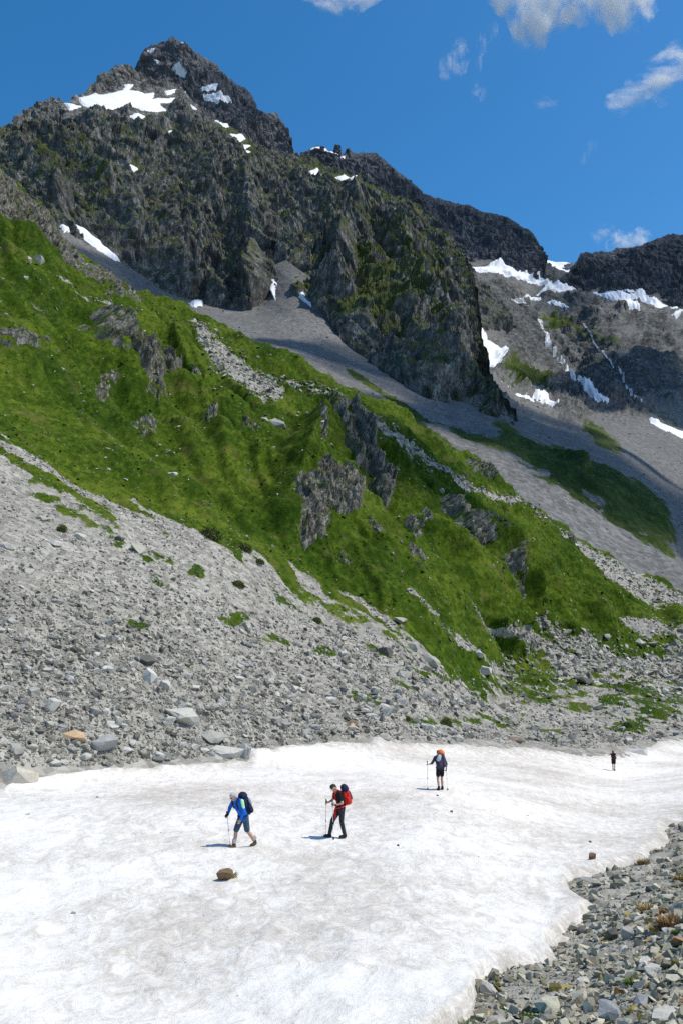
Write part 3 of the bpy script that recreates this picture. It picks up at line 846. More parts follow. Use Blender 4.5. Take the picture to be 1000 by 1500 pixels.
wall2 = far_sheet("dark_ridge", M_DARK, 806, 1150,
    [(806,418),(820,408),(832,398),(840,388),(850,371),(860,367),(868,370),(880,365),(890,369),(905,362),(915,360),(930,362),(940,363),(952,356),(965,351),(975,347),(985,345),(1000,346),(1060,320),(1150,300)],
    [(806,424),(820,422),(870,426),(925,436),(960,450),(1000,464),(1150,478)],
    [(820,422,2085),(925,436,1985),(1000,464,1900),(1150,478,1850),(850,370,2200),(915,360,2200),(985,345,2180),(1150,300,2150)], 0.8, 330, 110, 2.6, 8)
ice = Sheet(770, 870, 100, line([(770,372),(795,379),(813,384),(828,385),(842,387),(870,380)]), line([(770,420),(870,420)]), 40,
            Surf([(770,372,3350),(820,384,3350),(870,380,3350),(770,420,3100),(820,420,3050),(870,420,3100)]).pos, lambda P, U, V: 12 * fbm(P / np.float32(120), 3))
o = tag(ice.build("glacier", M_FARSNOW, back=BACKM), kind="structure")
for pts in ([(795,382),(800,390),(806,404),(796,404)], [(825,391),(836,388),(840,391),(830,395)]):
    o = patch(ice, pts, "glacier_rock", M_PEAK, lambda P, U, V, sd: 6 + 8 * ridged(P / 30, 3), 0.7, 1.5, 30.0, lambda P, U, V, sd: {"grass": 0 * U, "rock": 0 * U + 1})
    if o: tag(o, kind="structure")

# towers on the dark ridge
def tower(u, v0, v1, w, y, label, seed):
    rs = np.random.RandomState(seed)
    a = at_depth(u, v1, y); b = at_depth(u, v0, y)
    px = y / F_PX * 1.05
    rows, n = 9, 12
    vs_ = []
    for k in range(rows):
        t = k / (rows - 1)
        c = a.lerp(b, t)
        r = w / 2 * px * (1.25 - 0.55 * t) * (0.9 + 0.25 * rs.rand())
        for j in range(n):
            an = 2 * math.pi * j / n
            rr = r * (0.75 + 0.5 * rs.rand())
            vs_.append((c.x + rr * math.cos(an), c.y + rr * math.sin(an), c.z + (rs.rand() - 0.5) * px * 1.5))
    vs_.append(tuple(b + Vector((0, 0, px))))
    fa = [(k * n + j, k * n + (j + 1) % n, (k + 1) * n + (j + 1) % n, (k + 1) * n + j) for k in range(rows - 1) for j in range(n)]
    me = bpy.data.meshes.new("rock_tower")
    me.from_pydata(vs_, [], fa + [((rows - 1) * n + j, (rows - 1) * n + (j + 1) % n, len(vs_) - 1) for j in range(n)])
    for nm, val in (("grass", 0.0), ("rock", 1.0)):
        at = me.attributes.new(nm, 'FLOAT', 'POINT'); at.data.foreach_set("value", [val] * len(vs_))
    tag(link("rock_tower", me, M_DARK), label, "rock tower", "rock towers on the skyline ridge")
tower(494, 214, 232, 12, 2330, "square-topped rock tower on the skyline ridge, tallest of the three", 1)
tower(472, 216, 226, 9, 2335, "low pointed rock tower rising from the snowy skyline crest", 2)
tower(510, 218, 230, 9, 2325, "pointed rock tower right of the square-topped one", 3)

# snow patches: raised pieces of the slope they lie on
def lay_snow(sheet, items, off, group):
    for p, label in items:
        o = patch(sheet, p, "snow_patch", M_FARSNOW, lambda P, U, V, sd: off * sstep(-1, 2.5, sd) + 0.3 * off * fbm(P / 40, 2), 0.75, 1.1, 14.0)
        if o: tag(o, label, "snow patch", group)
lay_snow(mtn, B_SNOW, 2.6, "old snow patches on the mountains")
lay_snow(peak, [([(253,106),(265,103),(273,111),(262,109)], "triangular snow patch on the summit wall"),
                ([(219,78),(229,71),(227,75),(221,80)], "snow sliver near the top of the summit"),
                ([(294,133),(304,130),(315,133),(314,142),(304,141)], "snow patch at the foot of the summit wall, upper one"),
                ([(295,141),(306,145),(320,149),(338,154),(328,157),(316,159),(306,152)], "long snow patch at the foot of the summit wall, lower one"),
                ([(228,90),(232,89),(231,93)], "snow speck on the summit wall"), ([(266,64),(270,65),(268,67)], "snow speck beside the very top of the summit")], 2.5, "old snow patches on the mountains")
lay_snow(wall, [([(455,222),(468,217),(485,222),(496,228),(480,226),(465,223)], "snow rim along the skyline crest below the towers"),
                ([(499,231),(505,228),(504,232)], "snow speck under the skyline towers")], 3.0, "old snow patches on the mountains")
lay_snow(fan, [([(667,359),(689,354),(704,359),(731,366),(716,367),(701,366),(689,373),(677,372)], "bright snow patch under the dark ridge, uppermost of the valley head")], 6.0, "old snow patches on the mountains")
E_SNOW = [([(688,391),(711,393),(733,390),(759,400),(787,405),(810,420),(840,420),(861,417),(875,423),(850,425),(820,428),(785,433),(796,424),(772,414),(742,408),(714,402),(694,397)], "long branching snow band across the valley head"),
 ([(868,428),(884,430),(898,427),(922,424),(941,426),(943,437),(976,451),(963,452),(939,441),(920,438),(938,458),(918,455),(904,443),(884,435)], "hooked snow patch below the right dark ridge"),
 ([(980,451),(995,457),(983,458)], "small snow patch at the foot of the right dark ridge, upper"),
 ([(982,464),(996,462),(990,468)], "small snow patch at the foot of the right dark ridge, lower"),
 (strip([(767,435),(778,438),(788,442)], [2, 5, 2]), "short snow strip under the long snow band"),
 (strip([(799,447),(815,452),(831,456)], [2, 4, 2]), "thin snow strip right of the short one"),
 ([(701,475),(711,499),(736,520),(730,534),(715,539),(708,528),(702,508),(694,489)], "tall snow patch beside the cliff foot above the scree"),
 (strip([(731,562),(740,566),(748,573)], [4, 6, 3]), "snow remnant under the tall snow patch, upper one"),
 (strip([(755,577),(768,583),(780,590)], [2, 6, 2]), "snow remnant under the tall snow patch, middle one"),
 (strip([(780,581),(796,589),(814,601)], [3, 7, 2]), "snow remnant under the tall snow patch, lower one"),
 (strip([(828,549),(840,562),(855,573),(872,582),(890,590)], [3, 4, 6, 7, 2]), "curved snow remnant below the waterfall"),
 (strip([(950,616),(975,627),(1003,640)], [2, 5, 7]), "straight snow strip at the rim of the shaded slope"),
 ([(86,333),(97,329),(110,328),(125,333),(137,344),(147,348),(151,357),(158,364),(175,383),(160,376),(142,362),(122,348),(107,337),(95,340)], "white snow strip between the crowning cliff and the mountain"),
 ([(277,446),(289,440),(298,442),(296,450),(284,450)], "small snow patch at the top of the scree fan"),
 (strip([(300,438),(320,440),(338,441)], [2, 3, 1]), "thin snow line along the cliff foot"),
 ([(385,393),(397,404),(405,415),(403,427),(404,441),(397,427),(386,426),(398,418),(391,404)], "forked snow strip in the gully above the scree fan"),
 ([(436,433),(445,429),(447,440),(460,451),(480,458),(483,468),(477,466),(468,458),(454,449)], "slanting snow strip along the edge of the scree fan")]
lay_snow(fan, [(np.array(p, float), l) for p, l in E_SNOW], 5.0, "old snow patches on the mountains")

# falling water
def water(pts, w, name, label):
    M = Mat(name + "_white_water")
    m = M.finish(M.mix(M.noise(0.3, 4), (0.25, 0.26, 0.27), (0.62, 0.63, 0.64)), None, 0.4)
    o = patch(fan, strip(pts, w), name, m, lambda P, U, V, sd: 1.2 + 0.8 * fbm(P / 8, 3), 0.4, 0.5, 9.0)
    if o: tag(o, label, "waterfall", "streams falling from the valley head")
water([(745,443),(759,450),(770,458),(779,464),(789,472),(794,481),(788,491),(793,503),(803,518),(812,530),(826,539)], [1.4, 2, 2, 2.6, 2.6, 2.4, 3, 3.4, 3, 2.6, 2], "waterfall", "white waterfall tumbling down the rocky step of the valley head")
water([(855,477),(866,491),(871,505),(881,522),(895,539),(908,556),(918,576),(935,600)], [1.1] * 8, "waterfall", "thin thread of water falling on the dark slope right of the main waterfall")
#%%PART3
# ------------------------------------------------------------------ snowfield in the valley
def snow_mat():
    M = Mat("valley_snow")
    v1 = M.map(scale=(1.0, 0.55, 1.0), rot=(0, 0, 0.25))
    big = M.noise(0.10, 4, 0.6)
    mid = M.noise(2.2, 8, 0.78, vec=v1, dist=0.9)
    fine = M.noise(11.0, 5, 0.75)
    f = M.math('ADD', M.math('MULTIPLY', mid, 0.55), M.math('ADD', M.math('MULTIPLY', big, 0.48), M.math('MULTIPLY', fine, 0.27)))
    c = M.ramp(f, [(0.515, (0.885, 0.86, 0.79)), (0.605, (0.805, 0.775, 0.715)), (0.69, (0.63, 0.588, 0.52)), (0.81, (0.42, 0.38, 0.325))])
    pink = M.noise(0.045, 3)
    c = M.mix(M.range(pink, 0.45, 0.65, 0, 0.5), c, M.mix(1.0, c, (1.0, 0.955, 0.955), 'MULTIPLY'))
    spk = M.noise(13.0, 2, 0.6)
    c = M.mix(M.math('MULTIPLY', M.range(spk, 0.66, 0.74), M.range(mid, 0.4, 0.65, 0.1, 0.8)), c, (0.30, 0.27, 0.24))
    c = M.mix(M.math('MULTIPLY', M.attr('rim'), M.range(M.math('ADD', mid, M.math('MULTIPLY', fine, 0.5)), 0.55, 0.9, 0.15, 0.95)), c, (0.40, 0.36, 0.30))
    b = M.bump(M.math('ADD', mid, M.math('MULTIPLY', fine, 0.35)), 0.6, 0.12)
    M.b.inputs["Specular IOR Level"].default_value = 0.2
    return M.finish(c, b, 0.75)
def snow_disp(P, U, V):
    Pf = P.astype(np.float32)
    sd = poly_sd(SNOW_POLY, U, V) + 5.0 * fbm(Pf / 1.6, 3)
    f1, f2, val = cells(Pf * np.array((1.15, 0.9, 0.3), np.float32))
    cup = np.clip(f1, 0, 0.9) ** 2
    n = 0.045 * fbm(Pf / 3.5, 3) + 0.045 * fbm(Pf / 0.8, 3) + 0.075 * (cup - 0.25) * sstep(60, 25, P[:, 1])
    far = np.clip(P[:, 1] / 45, 0.3, 1.2)
    n += 0.03 * far * fbm(Pf / 1.8, 3) + 0.016 * fbm(Pf / 0.32, 2)
    return -0.14 + 0.32 * sstep(-3, 14, sd) + n * sstep(-2, 12, sd)
sn = Sheet(-180, 1180, 600, lambda u: snow_top(u) - 16, lambda u: u * 0 + 1680, 280, g_pos, snow_disp, pw=1.1)
ok = (poly_sd(SNOW_POLY, sn.U, sn.V) + 5.0 * fbm(sn.base.reshape(-1, 3).astype(np.float32) / 1.6, 3).reshape(sn.U.shape)) > -4.0
fa = grid_faces(sn.nv, sn.nu); fa = fa[ok.ravel()[fa].all(1)]
used, inv = np.unique(fa, return_inverse=True)
o = link("snowfield", mesh_np("snowfield", sn.P.reshape(-1, 3)[used], inv.reshape(-1, 4), True, {"rim": sstep(24, 1, poly_sd(SNOW_POLY, sn.U, sn.V)).ravel()[used]}), snow_mat())
tag(o, kind="structure")

# ground reaching far beyond, under and behind everything
bm = bmesh.new()
R = 6500
ring = [0, 60, 200, 800, 2500, R]
prev = None
for r in ring:
    vs_ = [bm.verts.new((r * math.cos(a * math.pi / 12), r * math.sin(a * math.pi / 12), -22)) for a in range(24)] if r else [bm.verts.new((0, 0, -22))]
    if prev:
        for a in range(24):
            if len(prev) == 1: bm.faces.new((prev[0], vs_[a], vs_[(a + 1) % 24]))
            else: bm.faces.new((prev[a], vs_[a], vs_[(a + 1) % 24], prev[(a + 1) % 24]))
    prev = vs_
me = bpy.data.meshes.new("ground"); bm.to_mesh(me); bm.free()
tag(link("ground", me, M_FAN), kind="structure")

# ------------------------------------------------------------------ stones
def hull_rock(seed, n=13, sq=(1, 1, 1)):
    rs = np.random.RandomState(seed)
    p = rs.normal(size=(n, 3)); p /= np.linalg.norm(p, axis=1, keepdims=True)
    p = np.sign(p) * np.abs(p) ** 0.75
    p *= (0.75 + 0.35 * rs.rand(n))[:, None] * np.array(sq)
    bm = bmesh.new()
    for q in p: bm.verts.new(q)
    r = bmesh.ops.convex_hull(bm, input=bm.verts)
    bmesh.ops.delete(bm, geom=[v for v in bm.verts if not v.link_faces], context='VERTS')
    bmesh.ops.triangulate(bm, faces=bm.faces)
    bmesh.ops.recalc_face_normals(bm, faces=bm.faces)
    bm.verts.index_update()
    V = np.array([v.co[:] for v in bm.verts], np.float32)
    V /= np.abs(V).max(0)
    F = np.array([[v.index for v in f.verts] for f in bm.faces], np.int32)
    bm.free()
    return V, F
PROTO = [hull_rock(100 + k, 8 + k % 2) for k in range(16)]

def rot_from(nrm, spin, tilt):
    """local z roughly along nrm; spin round it; tilt jitter (N,3)"""
    z = nrm + tilt; z /= np.linalg.norm(z, axis=1, keepdims=True)
    a = np.stack([np.cos(spin), np.sin(spin), 0 * spin], 1)
    x = a - (a * z).sum(1, keepdims=True) * z; x /= np.linalg.norm(x, axis=1, keepdims=True)
    y = np.cross(z, x)
    return np.stack([x, y, z], 2)          # columns

def stones(name, pos, nrm, size, mat, seed, flat=0.6, tone=None):
    """pos (N,3) ground points, size (N,) half width in metres: one object of kind stuff"""
    rs = np.random.RandomState(seed)
    N = len(pos)
    if N == 0: return
    dims = np.stack([size * (0.8 + 0.5 * rs.rand(N)), size * (0.6 + 0.4 * rs.rand(N)), size * flat * (0.6 + 0.8 * rs.rand(N))], 1)
    R_ = rot_from(nrm, rs.rand(N) * 6.28, rs.normal(size=(N, 3)) * 0.32)
    kind = rs.randint(len(PROTO), size=N)
    tone = rs.rand(N) if tone is None else tone
    vs_, fs, ts = [], [], []
    off = 0
    for k, (V, F) in enumerate(PROTO):
        m = np.nonzero(kind == k)[0]
        if not len(m): continue
        L = V[None] * dims[m][:, None]
        W = np.einsum('nij,nvj->nvi', R_[m], L) + (pos[m] + nrm[m] * dims[m][:, 2:3] * 0.35)[:, None]
        vs_.append(W.reshape(-1, 3))
        fs.append((F[None] + (np.arange(len(m)) * len(V))[:, None, None] + off).reshape(-1, 3))
        ts.append(np.repeat(tone[m], len(V)))
        off += len(m) * len(V)
    me = mesh_np(name, np.concatenate(vs_), np.concatenate(fs), False, {"tone": np.concatenate(ts)})
    return tag(link(name, me, mat), kind="stuff")

def stone_mat(name, stops, lichen=0.0, s=1.0, from_obj=False):
    M = Mat(name)
    if from_obj:
        t = M.node("ShaderNodeObjectInfo").outputs["Color"]
        vec = M.tc
        c0 = t
    else:
        vec = M.tc
        c0 = M.ramp(M.attr("tone"), stops)
    n = M.noise(9.0 / s, 4, 0.65, vec=vec)
    st = M.noise(3.0 / s, 3, 0.6, vec=M.map(scale=(1, 1, 4), rot=(0.5, 0.3, 0)))
    c = M.mix(1.0, c0, M.ramp(M.math('ADD', M.math('MULTIPLY', n, 0.6), M.math('MULTIPLY', st, 0.4)), [(0.3, (0.70, 0.70, 0.70)), (0.5, (1, 1, 1)), (0.7, (1.18, 1.17, 1.14))]), 'MULTIPLY')
    if lichen:
        l = M.noise(2.3 / s, 4, 0.6)
        c = M.mix(M.range(l, 0.56, 0.68, 0, lichen), c, (0.16, 0.17, 0.06))
    return M.finish(c, M.bump(n, 0.5, 0.05 * s), 0.88)
GREY = [(0.0, (0.12, 0.112, 0.092)), (0.18, (0.21, 0.198, 0.166)), (0.55, (0.335, 0.316, 0.27)), (0.85, (0.50, 0.475, 0.41)), (0.97, (0.64, 0.62, 0.56)), (1.0, (0.42, 0.33, 0.22))]
M_STONE = stone_mat("scree_stone", GREY)
M_MORAINE = stone_mat("moraine_stone", [(0.0, (0.15, 0.138, 0.10)), (0.3, (0.29, 0.272, 0.205)), (0.7, (0.43, 0.405, 0.315)), (0.95, (0.54, 0.51, 0.41)), (0.975, (0.36, 0.20, 0.11)), (1.0, (0.32, 0.30, 0.10))], 0.5, 0.35)
M_PALE = stone_mat("slope_stone", [(0.0, (0.13, 0.125, 0.10)), (0.5, (0.27, 0.26, 0.215)), (0.9, (0.42, 0.405, 0.345)), (1.0, (0.56, 0.54, 0.47))], 0.3)
M_FANST = stone_mat("fan_stone", [(0.0, (0.07, 0.07, 0.066)), (0.6, (0.165, 0.16, 0.15)), (1.0, (0.30, 0.29, 0.275))])
M_BOULDER = stone_mat("boulder_stone", None, 0.25, 1.0, True)

def sizes(rs, n, lo, hi, a):
    return np.minimum(lo * (1 - rs.rand(n)) ** (-1.0 / a), hi)

def sheet_val(sheet, A, u, v):
    fj, fi = sheet.idx(u, v)
    return A[np.round(fj).astype(int), np.round(fi).astype(int)]

def scatter(sheet, name, mat, u, v, px, seed, flat=0.6, mx=9.0, tone=None):
    P = sheet.at(u, v); Nn = sheet.at_n(u, v)
    up = np.array((0, 0, 1.0))
    half = np.minimum(px * P[:, 1] / F_PX * 0.5, mx)
    return stones(name, P, Nn * 0.7 + up * 0.3, half, mat, seed, flat, tone)

rs = np.random.RandomState(21)
# scree slope at the left and the bouldery floor up to the snow
n = 150000
u = rs.uniform(-180, 1180, n); v = rs.uniform(560, 1125, n)
gm = sheet_val(hill, hg, u, v)
coarse = sstep(820, 1010, v + 60 * (u < 260))                   # stones lie coarser lower down
keepers = (v > ridge(u) + 5) & (v < snow_top(u) + 2) & (rs.rand(n) < np.maximum((1 - gm) ** 2, 0.28 * (v > grass_low(u))) * (0.40 + 0.6 * coarse))
keepers &= ~((v < grass_low(u) - 30) & (gm > 0.3))
run = fbm(np.stack([(u * 0.55 - v) / 26, (u + 0.55 * v) / 190, 0 * u + 3.3], 1), 4)
clump = fbm(np.stack([u / 34, v / 20, 0 * u + 8.1], 1), 4)
keepers &= rs.rand(n) < 0.62 + 0.38 * sstep(-0.35, 0.25, run)
clump = clump[keepers]
u, v, coarse = u[keepers], v[keepers], coarse[keepers]
px = sizes(rs, len(u), 1.75 + 0.65 * coarse, 4.5 + 9.5 * coarse, 2.3) * np.clip(1 + 0.8 * clump, 0.7, 1.6)
BIG_U, BIG_V, BIG_PX = u, v, px
order = np.argsort(-px)
PICK = order[:240]
rest = np.ones(len(u), bool); rest[PICK] = False
tone_s = np.clip(rs.rand(len(u)) * (1.0 - 0.22 * coarse) + 0.10 * fbm(np.stack([u / 50, v / 30, 0 * u], 1), 3), 0, 1)
scatter(hill, "scree_stones", M_STONE, u[rest], v[rest], px[rest], 31, 0.62, tone=tone_s[rest])
# stones lying singly on the grass, and the stony bands
n = 11000
u = rs.uniform(-150, 1150, n); v = rs.uniform(280, 1000, n)
cl = fbm(np.stack([(u - v) / 40, (u * 0.75 + v) / 110, 0 * u], 1), 3)
gm = sheet_val(hill, hg, u, v)
k = (v > ridge(u) + 6) & (gm > 0.4) & (rs.rand(n) < sstep(-0.35, 0.4, cl) * 0.9)
u, v = u[k], v[k]
scatter(hill, "slope_stones", M_PALE, u, v, sizes(rs, len(u), 1.9, 7.5, 2.0), 33, 0.55)
tu, tv, tp = [], [], []
for kx, (pts, w) in enumerate(TONGUES):
    pts = np.array(pts, float); w = np.array(w, float)
    L = np.hypot(*np.diff(pts, axis=0).T); tot = L.sum()
    cum = np.concatenate([[0], np.cumsum(L)])
    m = int(tot * w.mean() / (5 if kx in (3, 4, 5, 7, 8, 9) else 11))
    t = rs.rand(m) * tot
    uu = np.interp(t, cum, pts[:, 0]); vv = np.interp(t, cum, pts[:, 1]); ww = np.interp(t, cum, w)
    tu.append(uu + rs.normal(size=m) * ww * 0.22); tv.append(vv + rs.normal(size=m) * ww * 0.36)
    tp.append(sizes(rs, m, 2.6 if kx in (3, 4, 5, 7) else 2.0, 9 if kx in (3, 4, 5, 7) else 5, 2.2))
tu, tv, tp = map(np.concatenate, (tu, tv, tp))
k = tv > ridge(tu) + 4
scatter(hill, "rockfall_stones", M_PALE, tu[k], tv[k], tp[k], 34, 0.6)
# stony ground above the flat green at the valley floor
n = 2600
u = rs.uniform(730, 1150, n); v = rs.uniform(905, 1000, n)
k = (v > 905 + (1000 - u) * 0.18) & (rs.rand(n) < sstep(905, 975, v + 20 * fbm(np.stack([u / 40, v / 20, 0 * u], 1), 3)))
scatter(hill, "block_stones", M_PALE, u[k], v[k], sizes(rs, k.sum(), 2.6, 12, 2.0), 35, 0.65)
# turf: knots of grass standing out of the slope
n = 60000
u = rs.uniform(-150, 1150, n); v = rs.uniform(280, 1010, n)
gm = sheet_val(hill, hg, u, v)
cl = fbm(np.stack([(u - v) / 22, (u * 0.75 + v) / 60, 0 * u + 5], 1), 4)
k = (v > ridge(u) + 5) & (gm > 0.55) & (rs.rand(n) < 0.55 * sstep(-0.5, 0.5, cl))
u, v, cl = u[k], v[k], cl[k]
M_TURF = Mat("turf")
M_TURF.b.inputs["Specular IOR Level"].default_value = 0.03
M_TURF = M_TURF.finish(M_TURF.mix(M_TURF.range(M_TURF.noise(5.0, 3), 0.35, 0.65, 0, 0.6), M_TURF.ramp(M_TURF.attr("tone"), [(0.0, (0.024, 0.044, 0.004)), (0.5, (0.045, 0.077, 0.007)), (0.85, (0.088, 0.116, 0.015)), (1.0, (0.13, 0.11, 0.03))]), (0.03, 0.055, 0.006)), None, 0.95)
scatter(hill, "turf_knots", M_TURF, u, v, sizes(rs, len(u), 1.8, 7, 2.4), 43, 0.42, tone=np.clip(rs.rand(len(u)) * 0.7 + 0.35 * fbm(np.stack([u / 45, v / 45, 0 * u], 1), 3) + 0.15, 0, 1))
# scree fans far behind
n = 9000
u = rs.uniform(60, 1100, n); v = rs.uniform(330, 880, n)
e = sheet_val(fan, eg, u, v)
k = (v < ridge(u) + 10) & (v > E_TOP(u) + 25) & (rs.rand(n) < 0.30 + 0.5 * sstep(60, 0, v - ridge(u) + 50)) & (e < 0.5)
scatter(fan, "fan_stones", M_FANST, u[k], v[k], sizes(rs, k.sum(), 1.2, 4.5, 2.4), 36, 0.6)
# moraine at the right, near the camera
n = 44000
u = rs.uniform(580, 1110, n); v = rs.uniform(1180, 1580, n)
sd = poly_sd(SNOW_POLY, u, v)
k = sd < 2 + 9 * np.abs(rs.normal(size=n)) * (rs.rand(n) < 0.10)
u, v = u[k], v[k]
grow = np.interp(v, [1190, 1300, 1500, 1700], [2.6, 3.3, 5.0, 8])
scatter(floor_, "moraine_stones", M_MORAINE, u, v, sizes(rs, len(u), 0.42, 4.2, 1.55) * grow * np.clip(1 + 0.8 * fbm(np.stack([u / 60, v / 40, 0 * u], 1), 3), 0.7, 1.6), 37, 0.6)
n = 5000
u = rs.uniform(1110, 1850, n); v = rs.uniform(1170, 1640, n)
k = poly_sd(SNOW_POLY, u, v) < 2
scatter(floor_, "moraine_stones", M_MORAINE, u[k], v[k], sizes(rs, k.sum(), 0.7, 4.2, 1.5) * np.interp(v[k], [1190, 1300, 1500, 1700], [3, 4, 6, 9]), 38, 0.6)
# moss between the stones of the moraine
n = 2600
u = rs.uniform(640, 1100, n); v = rs.uniform(1215, 1560, n)
k = (poly_sd(SNOW_POLY, u, v) < -12) & (fbm(np.stack([u / 34, v / 24, 0 * u + 2], 1), 4) > 0.22)
M_MOSS = Mat("moss")
M_MOSS = M_MOSS.finish(M_MOSS.mix(M_MOSS.range(M_MOSS.noise(14.0, 4), 0.35, 0.65), M_MOSS.ramp(M_MOSS.attr("tone"), [(0.0, (0.10, 0.10, 0.03)), (0.4, (0.17, 0.16, 0.05)), (0.75, (0.26, 0.21, 0.085)), (1.0, (0.20, 0.12, 0.05))]), (0.07, 0.065, 0.025)), M_MOSS.bump(M_MOSS.noise(40.0, 3), 0.8, 0.02), 0.95)
scatter(floor_, "moss_cushions", M_MOSS, u[k], v[k], sizes(rs, k.sum(), 4, 16, 2.0) * np.interp(v[k], [1215, 1500], [0.7, 1.5]), 45, 0.5)
# grit on the snow
n = 900
u = rs.uniform(-100, 1100, n); v = rs.uniform(1095, 1600, n)
k = (poly_sd(SNOW_POLY, u, v) > 6) & (rs.rand(n) < sstep(-0.2, 0.4, fbm(np.stack([u / 90, v / 40, 0 * u], 1), 3)))
scatter(sn, "snow_grit", M_FANST, u[k], v[k], sizes(rs, k.sum(), 0.7, 2.2, 2.2), 44, 0.5, tone=rs.rand(k.sum()) * 0.7)
#%%PART4
# ------------------------------------------------------------------ boulders one can point at
PALE, MID, DARK, TAN = (0.47, 0.452, 0.40), (0.36, 0.345, 0.30), (0.12, 0.115, 0.10), (0.50, 0.35, 0.21)
BLUE, BROWN, GREEN = (0.33, 0.33, 0.315), (0.20, 0.13, 0.075), (0.34, 0.34, 0.20)

def boulder_mesh(seed, dims, rough=0.05):
    V, F = hull_rock(seed, 15 + seed % 5)
    bm = bmesh.new()
    vs_ = [bm.verts.new(p) for p in V * np.array(dims)]
    for f in F: bm.faces.new([vs_[i] for i in f])
    bmesh.ops.dissolve_limit(bm, angle_limit=math.radians(14), verts=bm.verts, edges=bm.edges)
    bmesh.ops.triangulate(bm, faces=bm.faces)
    bmesh.ops.subdivide_edges(bm, edges=bm.edges, cuts=1, use_grid_fill=True)
    r_ = random.Random(seed)
    k = rough * min(dims)
    for v in bm.verts:
        v.co += Vector((r_.uniform(-k, k), r_.uniform(-k, k), r_.uniform(-k, k)))
    me = bpy.data.meshes.new("boulder"); bm.to_mesh(me); bm.free()
    return me

def put_rock(name, sheet, u, vb, w, h, col, label, seed, group, sink=0.38, tilt=0.12):
    P = Vector(sheet.at(u, vb - 0.25 * h)); n = Vector(sheet.at_n(u, vb - 0.25 * h))
    sc = P.y / F_PX * 1.03
    dims = (w * sc / 2, (0.65 * w + 0.35 * h) * sc / 2, h * sc / 2 * 1.12)
    me = boulder_mesh(seed, dims)
    o = link(name, me, M_BOULDER)
    up = (n * 0.45 + Vector((0, 0, 0.55))).normalized()
    o.rotation_mode = 'QUATERNION'
    o.rotation_quaternion = up.to_track_quat('Z', 'Y')
    o.location = P + up * dims[2] * (1 - 2 * sink) * 0.8
    o.color = (*col, 1)
    tag(o, label, "boulder", group)
    return o

